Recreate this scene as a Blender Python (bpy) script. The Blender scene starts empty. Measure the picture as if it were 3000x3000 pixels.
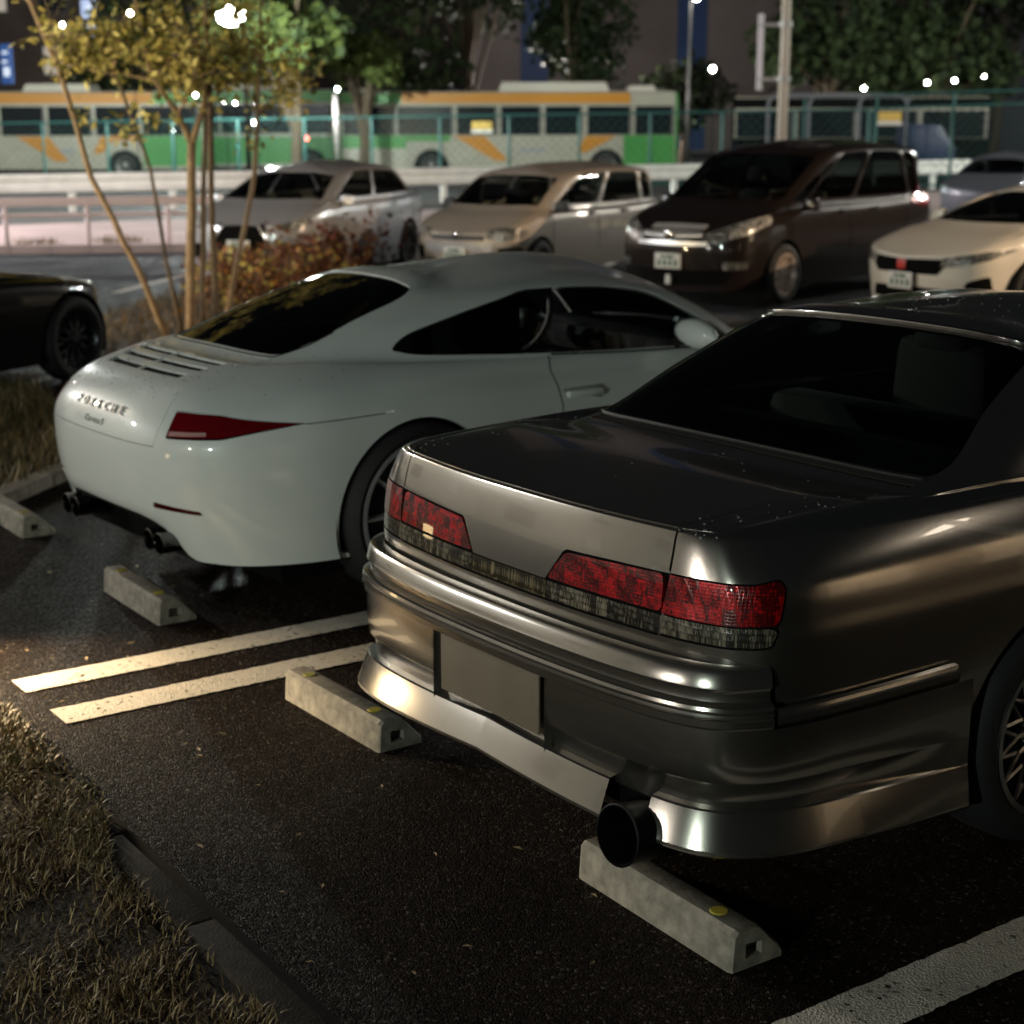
import bpy, bmesh, math, random
import numpy as np
from mathutils import Vector, Matrix
from mathutils.bvhtree import BVHTree
from mathutils.geometry import delaunay_2d_cdt
random.seed(7); RNG = np.random.default_rng(7)
R = math.radians
scene = bpy.context.scene
COL = scene.collection

# ------------------------------------------------------------------ camera
CAM = dict(loc=(2.415, -2.341, 1.915), yaw=55.059, pitch=13.552, roll=-0.077)
def cam_matrix():
    a, b, r = R(CAM['yaw']), R(CAM['pitch']), R(CAM['roll'])
    F = Vector((-math.sin(a)*math.cos(b), math.cos(a)*math.cos(b), -math.sin(b)))
    Rt = Vector((math.cos(a), math.sin(a), 0)); U = Rt.cross(F)
    R2 = Rt*math.cos(r)+U*math.sin(r); U2 = -Rt*math.sin(r)+U*math.cos(r)
    M = Matrix((R2, U2, -F)).transposed().to_4x4()
    M.translation = Vector(CAM['loc'])
    return M
cam = bpy.data.cameras.new('camera'); cam_ob = bpy.data.objects.new('camera', cam); COL.objects.link(cam_ob)
cam_ob.matrix_world = cam_matrix()
cam.sensor_width = 36; cam.lens = 4721.7/3000*36
cam.clip_end = 900; cam.clip_start = 0.05
cam.dof.use_dof = True; cam.dof.focus_distance = 3.9; cam.dof.aperture_fstop = 3.6
scene.camera = cam_ob

# ------------------------------------------------------------------ world, moon, exposure
W = bpy.data.worlds.new('World'); scene.world = W; W.use_nodes = True
wn = W.node_tree.nodes; wl = W.node_tree.links
bg = wn['Background']
sky = wn.new('ShaderNodeTexSky'); sky.sky_type = 'NISHITA'; sky.sun_disc = False
sky.sun_elevation = R(1.0); sky.sun_rotation = R(200)
mixw = wn.new('ShaderNodeMix'); mixw.data_type = 'RGBA'
mixw.inputs[0].default_value = 0.75; wl.new(sky.outputs[0], mixw.inputs[6]); mixw.inputs[7].default_value = (0.36, 0.38, 0.45, 1)
wl.new(mixw.outputs[2], bg.inputs[0]); bg.inputs[1].default_value = 0.012
scene.view_settings.view_transform = 'Standard'; scene.view_settings.look = 'None'
scene.view_settings.exposure = 0.2; scene.view_settings.gamma = 1.0
scene.view_settings.use_curve_mapping = False
scene.cycles.use_denoising = True
scene.cycles.max_bounces = 6; scene.cycles.diffuse_bounces = 2; scene.cycles.glossy_bounces = 4
scene.cycles.transmission_bounces = 6; scene.cycles.transparent_max_bounces = 12
scene.cycles.sample_clamp_indirect = 4.0
scene.cycles.use_light_tree = True

# ------------------------------------------------------------------ materials
MATS = {}
def mat(name, col=(0.5,0.5,0.5), rough=0.5, metal=0.0, coat=0.0, coat_rough=0.05, spec=0.5, emit=None, estr=0.0,
        noise=None, bump=None, trans=0.0, ior=1.45, alpha=None, sheen=0.0):
    if name in MATS: return MATS[name]
    m = bpy.data.materials.new(name); m.use_nodes = True
    nt = m.node_tree; b = nt.nodes['Principled BSDF']
    b.inputs['Base Color'].default_value = (*col, 1); b.inputs['Roughness'].default_value = rough
    b.inputs['Metallic'].default_value = metal; b.inputs['Coat Weight'].default_value = coat
    b.inputs['Coat Roughness'].default_value = coat_rough; b.inputs['Specular IOR Level'].default_value = spec
    b.inputs['Transmission Weight'].default_value = trans; b.inputs['IOR'].default_value = ior
    if emit: b.inputs['Emission Color'].default_value = (*emit, 1); b.inputs['Emission Strength'].default_value = estr
    tc = nt.nodes.new('ShaderNodeTexCoord')
    def ntex(scale, detail=4):
        n = nt.nodes.new('ShaderNodeTexNoise'); n.inputs['Scale'].default_value = scale; n.inputs['Detail'].default_value = detail
        nt.links.new(tc.outputs['Object'], n.inputs['Vector']); return n
    if noise:                                     # (scale, dark factor, light factor)
        n = ntex(noise[0], 6); cr = nt.nodes.new('ShaderNodeValToRGB')
        cr.color_ramp.elements[0].position = 0.3; cr.color_ramp.elements[1].position = 0.7
        cr.color_ramp.elements[0].color = (*[c*noise[1] for c in col], 1)
        cr.color_ramp.elements[1].color = (*[min(1, c*noise[2]) for c in col], 1)
        nt.links.new(n.outputs['Fac'], cr.inputs[0]); nt.links.new(cr.outputs[0], b.inputs['Base Color'])
    if bump:                                      # (scale, strength, distance)
        n = ntex(bump[0], 5); bp = nt.nodes.new('ShaderNodeBump')
        bp.inputs['Strength'].default_value = bump[1]; bp.inputs['Distance'].default_value = bump[2]
        nt.links.new(n.outputs['Fac'], bp.inputs['Height']); nt.links.new(bp.outputs[0], b.inputs['Normal'])
    MATS[name] = m
    return m

def paint(name, col, metal=0.5, rough=0.35, flake=True):
    m = mat(name, col, rough=rough, metal=metal, coat=1.0, coat_rough=0.03)
    nt = m.node_tree; b = nt.nodes['Principled BSDF']
    tc = nt.nodes.new('ShaderNodeTexCoord'); n = nt.nodes.new('ShaderNodeTexNoise')
    n.inputs['Scale'].default_value = 900; n.inputs['Detail'].default_value = 1
    nt.links.new(tc.outputs['Object'], n.inputs['Vector'])
    bp = nt.nodes.new('ShaderNodeBump'); bp.inputs['Strength'].default_value = 0.05; bp.inputs['Distance'].default_value = 0.001
    nt.links.new(n.outputs['Fac'], bp.inputs['Height']); nt.links.new(bp.outputs[0], b.inputs['Normal'])
    # light road film: roughness of the coat drifts over the panel
    n2 = nt.nodes.new('ShaderNodeTexNoise'); n2.inputs['Scale'].default_value = 3.5; n2.inputs['Detail'].default_value = 5
    nt.links.new(tc.outputs['Object'], n2.inputs['Vector'])
    mr = nt.nodes.new('ShaderNodeMapRange'); mr.inputs[1].default_value = 0.3; mr.inputs[2].default_value = 0.8
    mr.inputs[3].default_value = 0.02; mr.inputs[4].default_value = 0.09
    nt.links.new(n2.outputs['Fac'], mr.inputs[0]); nt.links.new(mr.outputs[0], b.inputs['Coat Roughness'])
    return m

M_silver = paint('silver_metallic_paint', (0.40, 0.375, 0.335), metal=0.95, rough=0.20)
M_white = paint('pale_grey_paint', (0.74, 0.78, 0.76), metal=0.0, rough=0.35)
M_black = paint('black_paint', (0.004, 0.004, 0.0045), metal=0.0, rough=0.3); M_black.node_tree.nodes['Principled BSDF'].inputs['Specular IOR Level'].default_value = .1
M_brown = paint('dark_brown_paint', (0.013, 0.009, 0.008), metal=0.0, rough=0.35)
M_brown.node_tree.nodes['Principled BSDF'].inputs['Specular IOR Level'].default_value = .12
M_suv = paint('light_silver_paint', (0.48, 0.48, 0.50), metal=0.4, rough=0.35)
M_beige = paint('champagne_grey_paint', (0.42, 0.37, 0.32), metal=0.2, rough=0.4)
M_cream = paint('pearl_white_paint', (0.72, 0.68, 0.60), metal=0.0, rough=0.4)
M_dark = mat('black_plastic', (0.012, 0.012, 0.012), rough=0.55, noise=(30, 0.8, 1.2))
M_void = mat('underbody_black', (0.004, 0.004, 0.004), rough=0.9, spec=0.1)
M_rubber = mat('tyre_rubber', (0.014, 0.014, 0.014), rough=0.75, bump=(80, 0.2, 0.002))
M_chrome = mat('chrome', (0.6, 0.6, 0.6), rough=0.12, metal=1.0)
M_alloy = mat('grey_alloy', (0.58, 0.58, 0.58), rough=0.4, metal=0.5, noise=(6, 0.85, 1.1))
M_alloyd = mat('dark_alloy', (0.045, 0.045, 0.05), rough=0.3, metal=0.7)
M_alloyb = mat('bronze_alloy', (0.60, 0.50, 0.44), rough=0.4, metal=0.4)
M_wood = None
def glass_mat(name, tint=(0.02,0.022,0.022), alpha=0.75):
    if name in MATS: return MATS[name]
    m = bpy.data.materials.new(name); m.use_nodes = True; nt = m.node_tree; nt.nodes.clear()
    out = nt.nodes.new('ShaderNodeOutputMaterial'); mx = nt.nodes.new('ShaderNodeMixShader')
    tr = nt.nodes.new('ShaderNodeBsdfTransparent'); tr.inputs[0].default_value = (*tint, 1)
    gl = nt.nodes.new('ShaderNodeBsdfGlossy'); gl.inputs['Roughness'].default_value = 0.02
    gl.inputs[0].default_value = (0.9, 0.9, 0.9, 1)
    fr = nt.nodes.new('ShaderNodeFresnel'); fr.inputs[0].default_value = 1.5
    nt.links.new(fr.outputs[0], mx.inputs[0]); nt.links.new(tr.outputs[0], mx.inputs[1]); nt.links.new(gl.outputs[0], mx.inputs[2])
    nt.links.new(mx.outputs[0], out.inputs[0]); MATS[name] = m
    return m
M_glass = glass_mat('tinted_glass', (0.62, 0.68, 0.64)); M_glassm = glass_mat('smoked_glass', (0.20, 0.25, 0.23)); M_glassr = glass_mat('green_tinted_glass', (0.42, 0.52, 0.47)); M_glassc = glass_mat('clear_glass', (0.86, 0.9, 0.88))
M_glassd = glass_mat('dark_glass', (0.05, 0.055, 0.055))
def lamp_lens(name, col, sx=150, sz=120, lo=0.12, hi=1.0):
    """moulded lens: a grid of little prisms, their glints and dark edges set in the colour, under a smooth clear skin"""
    m = mat(name, col, rough=0.25, metal=0.2, coat=1.0, coat_rough=0.01, spec=.4)
    nt = m.node_tree; b = nt.nodes['Principled BSDF']
    tc = nt.nodes.new('ShaderNodeTexCoord'); mp = nt.nodes.new('ShaderNodeMapping'); nt.links.new(tc.outputs['Object'], mp.inputs[0])
    mp.inputs['Scale'].default_value = (sx, sx*0.8, sz)
    v = nt.nodes.new('ShaderNodeTexVoronoi'); v.distance = 'CHEBYCHEV'; v.inputs['Scale'].default_value = 1.0; v.inputs['Randomness'].default_value = 0.04
    nt.links.new(mp.outputs[0], v.inputs['Vector'])
    bp = nt.nodes.new('ShaderNodeBump'); bp.inputs['Strength'].default_value = 0.45; bp.inputs['Distance'].default_value = 0.003
    nt.links.new(v.outputs['Distance'], bp.inputs['Height']); nt.links.new(bp.outputs[0], b.inputs['Normal'])
    sep = nt.nodes.new('ShaderNodeSeparateColor'); nt.links.new(v.outputs['Color'], sep.inputs[0])
    n = nt.nodes.new('ShaderNodeTexVoronoi'); n.distance = 'CHEBYCHEV'; n.inputs['Scale'].default_value = 0.22; n.inputs['Randomness'].default_value = 0.35
    nt.links.new(mp.outputs[0], n.inputs['Vector']); s2 = nt.nodes.new('ShaderNodeSeparateColor'); nt.links.new(n.outputs['Color'], s2.inputs[0])
    a0 = nt.nodes.new('ShaderNodeMath'); a0.operation = 'MULTIPLY'; a0.inputs[1].default_value = 0.30; nt.links.new(sep.outputs[0], a0.inputs[0])
    e1 = nt.nodes.new('ShaderNodeMath'); e1.operation = 'MULTIPLY_ADD'; e1.inputs[1].default_value = -0.75; nt.links.new(v.outputs['Distance'], e1.inputs[0]); nt.links.new(a0.outputs[0], e1.inputs[2])
    ad = nt.nodes.new('ShaderNodeMath'); ad.operation = 'MULTIPLY_ADD'; ad.inputs[1].default_value = 0.38
    nt.links.new(s2.outputs[1], ad.inputs[0]); nt.links.new(e1.outputs[0], ad.inputs[2])
    cr = nt.nodes.new('ShaderNodeValToRGB'); cr.color_ramp.elements[0].position = 0.0; cr.color_ramp.elements[1].position = 0.55  # cell glints and shaded edges are painted into the base colour
    cr.color_ramp.elements[0].color = (*[c*lo for c in col], 1); cr.color_ramp.elements[1].color = (*[min(1, c*hi) for c in col], 1)
    nt.links.new(ad.outputs[0], cr.inputs[0]); nt.links.new(cr.outputs[0], b.inputs['Base Color'])
    return m
M_red = lamp_lens('red_lamp_lens', (0.78, 0.005, 0.009), sx=150, sz=130, lo=.10)
M_clear = lamp_lens('clear_lamp_lens', (0.34, 0.29, 0.21), sx=240, sz=60, lo=.05); M_garn = lamp_lens('ribbed_garnish', (0.36, 0.28, 0.14), sx=260, sz=30, lo=.05)
M_redp = mat('red_lamp_cover', (0.12, 0.002, 0.005), rough=0.08, coat=1.0)
M_head = lamp_lens('headlamp_glass', (0.75, 0.75, 0.72), sx=30, sz=30)

# ------------------------------------------------------------------ object helpers
def tag(o, label=None, cat=None, group=None, kind=None):
    if label: o['label'] = label
    if cat: o['category'] = cat
    if group: o['group'] = group
    if kind: o['kind'] = kind
    return o
def empty(name, loc=(0,0,0), rz=0.0, label=None, cat=None, group=None):
    o = bpy.data.objects.new(name, None); COL.objects.link(o); o.empty_display_size = 0.1
    o.location = loc; o.rotation_euler = (0, 0, rz)
    return tag(o, label, cat, group)
def meshobj(name, verts, faces, m, parent=None, smooth=False, mats=None, mi=None):
    me = bpy.data.meshes.new(name); me.from_pydata([tuple(v) for v in verts], [], [tuple(f) for f in faces])
    for q in (mats or [m]): me.materials.append(q)
    if mi is not None: me.polygons.foreach_set('material_index', mi)
    if smooth: me.polygons.foreach_set('use_smooth', [True]*len(me.polygons))
    me.update()
    o = bpy.data.objects.new(name, me); COL.objects.link(o)
    if parent: o.parent = parent
    return o
def copy_tree(o, parent=None):
    c = o.copy(); COL.objects.link(c)
    if parent: c.parent = parent
    for ch in o.children: copy_tree(ch, c)
    return c
class MB:
    """collects simple solids into one mesh"""
    def __init__(s): s.v = []; s.f = []; s.mi = []; s.cur = 0
    def add(s, V, F):
        b = len(s.v); s.v += [tuple(map(float, v)) for v in V]; s.f += [tuple(i+b for i in f) for f in F]; s.mi += [s.cur]*len(F); return s
    def box(s, c, d, rz=0.0, taper=1.0):
        x, y, z = d[0]/2, d[1]/2, d[2]/2; ca, sa = math.cos(rz), math.sin(rz); V = []
        for k in (-1, 1):
            t = taper if k > 0 else 1
            for (i, j) in ((-1,-1),(1,-1),(1,1),(-1,1)):
                px, py = i*x*t, j*y*t
                V.append((c[0]+px*ca-py*sa, c[1]+px*sa+py*ca, c[2]+k*z))
        return s.add(V, [(0,3,2,1),(4,5,6,7),(0,1,5,4),(1,2,6,5),(2,3,7,6),(3,0,4,7)])
    def tube(s, pts, rad, n=8, cap=True):
        pts = [Vector(p) for p in pts]
        if not hasattr(rad, '__len__'): rad = [rad]*len(pts)
        V = []; F = []; prev = None
        for i, p in enumerate(pts):
            d = (pts[min(i+1, len(pts)-1)]-pts[max(i-1, 0)]).normalized()
            if prev is None:
                u = d.orthogonal().normalized()
            else:
                u = (prev - d*prev.dot(d)); u = u.normalized() if u.length > 1e-6 else d.orthogonal().normalized()
            prev = u; w = d.cross(u)
            for k in range(n):
                a = 2*math.pi*k/n; V.append(p+(u*math.cos(a)+w*math.sin(a))*rad[i])
        for i in range(len(pts)-1):
            for k in range(n):
                F.append((i*n+k, i*n+(k+1)%n, (i+1)*n+(k+1)%n, (i+1)*n+k))
        if cap: F.append(tuple(range(n-1, -1, -1))); F.append(tuple((len(pts)-1)*n+k for k in range(n)))
        return s.add(V, F)
    def lathe(s, prof, n=48, axis='x', c=(0,0,0), arc=2*math.pi):
        """prof: list of (radius, offset along the axis)"""
        V = []; F = []; m = len(prof); full = abs(arc-2*math.pi) < 1e-6; N = n if full else n+1
        for i in range(N):
            a = arc*i/n; ca, sa = math.cos(a), math.sin(a)
            for r, h in prof:
                if axis == 'x': V.append((c[0]+h, c[1]+r*ca, c[2]+r*sa))
                elif axis == 'y': V.append((c[0]+r*ca, c[1]+h, c[2]+r*sa))
                else: V.append((c[0]+r*ca, c[1]+r*sa, c[2]+h))
        for i in range(n):
            j = (i+1) % N
            for k in range(m-1): F.append((i*m+k, j*m+k, j*m+k+1, i*m+k+1))
        return s.add(V, F)
    def prism(s, outline, z0, z1, axis='z'):
        n = len(outline); V = []
        for z in (z0, z1):
            for (a, b) in outline:
                V.append({'z': (a, b, z), 'x': (z, a, b), 'y': (a, z, b)}[axis])
        F = [tuple(range(n-1, -1, -1)), tuple(range(n, 2*n))] + [(i, (i+1) % n, n+(i+1) % n, n+i) for i in range(n)]
        return s.add(V, F)
    def obj(s, name, m, parent=None, smooth=False, mats=None, fix=True, bevel=None, auto=None):
        o = meshobj(name, s.v, s.f, m, parent, smooth, mats, s.mi if mats else None)
        bm = bmesh.new(); bm.from_mesh(o.data)
        if fix: bmesh.ops.recalc_face_normals(bm, faces=bm.faces)
        if bevel:
            es = [e for e in bm.edges if len(e.link_faces) == 2 and e.calc_face_angle(0) > 0.5]
            bmesh.ops.bevel(bm, geom=es, offset=bevel, segments=2, affect='EDGES', profile=0.6)
            for f in bm.faces: f.smooth = True
        if auto or bevel:
            for e in bm.edges:
                e.smooth = not (len(e.link_faces) == 2 and e.calc_face_angle(0) > (auto or 0.6))
            for f in bm.faces: f.smooth = True
        bm.to_mesh(o.data); bm.free()
        return o

# ------------------------------------------------------------------ net surfaces (car skins)
def cr_basis(t):
    t = np.asarray(t); t2 = t*t; t3 = t2*t
    return np.stack([-0.5*t+t2-0.5*t3, 1-2.5*t2+1.5*t3, 0.5*t+2*t2-1.5*t3, -0.5*t2+0.5*t3], -1)
class Net:
    """half skin (x >= 0) through a grid of points C[u][v]; u runs round the plan from rear middle to front middle,
    v runs from the sill up to the middle of the roof"""
    def __init__(s, C, soft=None):
        C = np.array(C, float); s.nu, s.nv = C.shape[:2]
        a = C[1:2].copy(); a[..., 0] *= -1
        b = C[-2:-1].copy(); b[..., 0] *= -1
        C = np.concatenate([a, C, b], 0)
        lo = 2*C[:, :1]-C[:, 1:2]; hi = 2*C[:, -1:]-C[:, -2:-1]
        mir = C[:, -2:-1].copy(); mir[..., 0] *= -1; 
        s.C = np.concatenate([lo, C, mir], 1)
        s.disp = None
    def ev(s, u, v):
        u = np.clip(np.asarray(u, float), 0, s.nu-1-1e-9); v = np.clip(np.asarray(v, float), 0, s.nv-1-1e-9)
        iu = u.astype(int); iv = v.astype(int); bu = cr_basis(u-iu); bv = cr_basis(v-iv)
        P = np.zeros(u.shape+(3,))
        for a in range(4):
            for b in range(4):
                P += (bu[..., a]*bv[..., b])[..., None]*s.C[iu+a, iv+b]
        return P
    def normal(s, u, v):
        e = 2e-3
        du = s.ev(np.clip(u+e, 0, s.nu-1), v)-s.ev(np.clip(u-e, 0, s.nu-1), v)
        dv = s.ev(u, np.clip(v+e, 0, s.nv-1))-s.ev(u, np.clip(v-e, 0, s.nv-1))
        n = np.cross(du, dv); n /= np.maximum(np.linalg.norm(n, axis=-1, keepdims=True), 1e-12)
        c = np.array(u); m = (c < 1e-6) | (c > s.nu-1-1e-6); n[m, 0] = 0
        n /= np.maximum(np.linalg.norm(n, axis=-1, keepdims=True), 1e-12)
        return n
    def prepare(s, ku=8, kv=8):
        nu, nv = (s.nu-1)*ku+1, (s.nv-1)*kv+1
        U, V = np.meshgrid(np.linspace(0, s.nu-1, nu), np.linspace(0, s.nv-1, nv), indexing='ij')
        P = s.ev(U, V).reshape(-1, 3); s.UV = np.stack([U.ravel(), V.ravel()], 1)
        F = []
        for i in range(nu-1):
            for j in range(nv-1):
                a = i*nv+j; F.append((a, a+nv, a+nv+1)); F.append((a, a+nv+1, a+1))
        s.P = P; s.F = F
        s.bvh = BVHTree.FromPolygons([tuple(p) for p in P], F)
        # which way is outwards
        n = s.normal(np.array([s.nu*0.5]), np.array([1.5]))[0]; s.sgn = 1.0 if n[0] > 0 else -1.0
        return s
    def hit(s, o, d):
        loc, nn, idx, dist = s.bvh.ray_cast(Vector(o), Vector(d))
        if loc is None: return None
        a, b, c = s.F[idx]; A, B, Cc = [s.P[k] for k in (a, b, c)]
        v0 = B-A; v1 = Cc-A; v2 = np.array(loc)-A
        d00 = v0@v0; d01 = v0@v1; d11 = v1@v1; d20 = v2@v0; d21 = v2@v1; q = d00*d11-d01*d01
        if abs(q) < 1e-18: return s.UV[a]
        w1 = (d11*d20-d01*d21)/q; w2 = (d00*d21-d01*d20)/q
        return s.UV[a]*(1-w1-w2)+s.UV[b]*w1+s.UV[c]*w2
    def outline(s, pts, axis, step=0.02, smooth=True):
        """pts in car coordinates: axis 'x' -> (y,z) seen from the right; 'y' -> (x,z) from behind; 'Y' -> from the front;
        'z' -> (x,y) from above. returns uv list, densely sampled"""
        D = []
        n = len(pts)
        for i in range(n):
            a = np.array(pts[i], float); b = np.array(pts[(i+1) % n], float)
            k = max(1, int(np.linalg.norm(b-a)/step))
            for t in range(k): D.append(a+(b-a)*t/k)
        out = []
        for (a, b) in D:
            if axis == 'x': h = s.hit((3, a, b), (-1, 0, 0))
            elif axis == 'y': h = s.hit((max(a, 1e-4), -3, b), (0, 1, 0))
            elif axis == 'Y': h = s.hit((max(a, 1e-4), 9, b), (0, -1, 0))
            else: h = s.hit((max(a, 1e-4), b, 4), (0, 0, -1))
            if h is not None: out.append(h)
        return np.array(out)
def inset(pts, d):
    """move a closed 2D outline inwards by d (outwards when negative)"""
    P = np.array(pts, float); n = len(P)
    area = 0.5*np.sum(P[:, 0]*np.roll(P[:, 1], -1)-np.roll(P[:, 0], -1)*P[:, 1]); sg = 1 if area > 0 else -1
    out = []
    for i in range(n):
        a, b, c = P[i-1], P[i], P[(i+1) % n]
        e1 = (b-a)/max(1e-9, np.linalg.norm(b-a)); e2 = (c-b)/max(1e-9, np.linalg.norm(c-b))
        n1 = np.array([-e1[1], e1[0]])*sg; n2 = np.array([-e2[1], e2[0]])*sg
        m = n1+n2; l = np.linalg.norm(m); m = m/l if l > 1e-6 else n1
        out.append(b+m*d/max(0.35, m@n1))
    return out
def roundpoly(pts, r=0.02, k=4):
    """round every corner of a closed outline; a corner may carry its own radius as third value"""
    out = []; n = len(pts)
    for i in range(n):
        p = np.array(pts[i][:2], float); a = np.array(pts[i-1][:2], float); c = np.array(pts[(i+1) % n][:2], float)
        rr = pts[i][2] if len(pts[i]) > 2 else r
        if rr <= 0: out.append(p); continue
        la, lc = np.linalg.norm(a-p), np.linalg.norm(c-p); q = min(rr, la*0.45, lc*0.45)
        A = p+(a-p)/la*q; C = p+(c-p)/lc*q
        for t in range(k+1):
            t /= k; out.append((1-t)**2*A+2*t*(1-t)*p+t*t*C)
    return out
def inpoly(P, poly):
    x, y = P[:, 0], P[:, 1]; c = np.zeros(len(P), bool); n = len(poly)
    for i in range(n):
        x1, y1 = poly[i]; x2, y2 = poly[(i+1) % n]
        if y1 == y2: continue
        m = ((y1 > y) != (y2 > y)) & (x < (x2-x1)*(y-y1)/(y2-y1)+x1); c ^= m
    return c
def skin(net, name, m, parent, outer=None, holes=(), ku=8, kv=8, thick=0.012, side='both', off=0.0, rows=None, uvlim=None, flange_m=None, one=None):
    """cut a panel out of the skin. outer / holes are uv outlines. side: 'both' = one mesh mirrored over the middle,
    'R'/'L' = that side only."""
    nu, nv = net.nu-1, net.nv-1
    if outer is None:
        u0, u1, v0, v1 = uvlim or (0, nu, 0, nv)
        a = [(u, v0) for u in np.linspace(u0, u1, int((u1-u0)*ku)+1)]; b = [(u1, v) for v in np.linspace(v0, v1, int((v1-v0)*kv)+1)]
        c = [(u, v1) for u in np.linspace(u1, u0, int((u1-u0)*ku)+1)]; d = [(u0, v) for v in np.linspace(v1, v0, int((v1-v0)*kv)+1)]
        outer = np.array(a[:-1]+b[:-1]+c[:-1]+d[:-1])
    U, V = np.meshgrid(np.linspace(0, nu, nu*ku+1), np.linspace(0, nv, nv*kv+1), indexing='ij')
    G = np.stack([U.ravel(), V.ravel()], 1)
    lo = outer.min(0)-1e-6; hi = outer.max(0)+1e-6
    G = G[((G >= lo) & (G <= hi)).all(1)]
    keep = inpoly(G, outer)
    for h in holes: keep &= ~inpoly(G, h)
    G = G[keep]
    pts = []; edges = []
    for lp in [outer]+list(holes):
        b = len(pts); pts += [tuple(p) for p in lp]; edges += [(b+i, b+(i+1) % len(lp)) for i in range(len(lp))]
    nb = len(pts); B = np.array(pts)
    if len(G):                                   # drop grid points that sit on a boundary point
        d2 = ((G[:, None, :]-B[None, :, :])**2).sum(-1).min(1); G = G[d2 > (0.25/max(ku, kv))**2*0.2]
    allp = [Vector(p) for p in pts]+[Vector(p) for p in G]
    r = delaunay_2d_cdt(allp, edges, [], 0, 1e-7)
    VV = np.array([tuple(v) for v in r[0]]); T = np.array([f for f in r[2] if len(f) == 3])
    cen = VV[T].mean(1); ok = inpoly(cen, outer)
    for h in holes: ok &= ~inpoly(cen, h)
    T = T[ok]
    used = np.unique(T); remap = -np.ones(len(VV), int); remap[used] = np.arange(len(used)); VV = VV[used]; T = remap[T]
    P = net.ev(VV[:, 0], VV[:, 1]); N = net.normal(VV[:, 0], VV[:, 1])*net.sgn
    if net.disp is not None: P, N = net.disp(P, N)
    if off: P = P+N*off
    # orient
    fn = np.cross(P[T[:, 1]]-P[T[:, 0]], P[T[:, 2]]-P[T[:, 0]]); flip = (fn*N[T[:, 0]]).sum(1) < 0
    T[flip] = T[flip][:, ::-1]
    # boundary flange
    from collections import Counter
    E = Counter(); dirE = {}
    for t in T:
        for i in range(3):
            a, b = int(t[i]), int(t[(i+1) % 3]); k = (min(a, b), max(a, b)); E[k] += 1; dirE[k] = (a, b)
    be = [dirE[k] for k, c in E.items() if c == 1]
    if side == 'both': be = [(a, b) for a, b in be if not (abs(P[a, 0]) < 2e-3 and abs(P[b, 0]) < 2e-3)]
    verts = [P]; norms = [N]; faces = [tuple(t) for t in T]
    if thick and be:
        n0 = len(P); VA = []; NA = []
        for k, (a, b) in enumerate(be):
            q = [P[a], P[b], P[b]-N[b]*thick, P[a]-N[a]*thick]
            fnn = np.cross(q[1]-q[0], q[3]-q[0]); l = np.linalg.norm(fnn); fnn = -fnn/l if l > 1e-12 else N[a]
            VA += q; NA += [fnn]*4; i = n0+4*k; faces.append((i+1, i, i+3, i+2))
        verts.append(np.array(VA)); norms.append(np.array(NA))
    P = np.concatenate(verts); N = np.concatenate(norms)
    objs = []
    def build(P, N, F):
        me = bpy.data.meshes.new(name); me.from_pydata(P.tolist(), [], F)
        me.materials.append(m); me.polygons.foreach_set('use_smooth', [True]*len(me.polygons)); me.update()
        me.normals_split_custom_set_from_vertices([tuple(x) for x in N])
        o = bpy.data.objects.new(name, me); COL.objects.link(o); o.parent = parent; return o
    PM = P*np.array([-1, 1, 1]); NM = N*np.array([-1, 1, 1]); FM = [tuple(reversed(f)) for f in faces]
    if side == 'both':
        k = len(P); return build(np.concatenate([P, PM]), np.concatenate([N, NM]), faces+[tuple(i+k for i in f) for f in FM])
    if side == 'R': return build(P, N, faces)
    return build(PM, NM, FM)
def skins(net, name, m, parent, **k):
    return skin(net, name, m, parent, side='R', **k), skin(net, name, m, parent, side='L', **k)
def circle(cy, cz, r, n=40, a0=0, a1=2*math.pi):
    return [(cy+r*math.cos(a0+(a1-a0)*i/n), cz+r*math.sin(a0+(a1-a0)*i/n)) for i in range(n+(0 if abs(a1-a0-2*math.pi) < 1e-6 else 1))]

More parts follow.
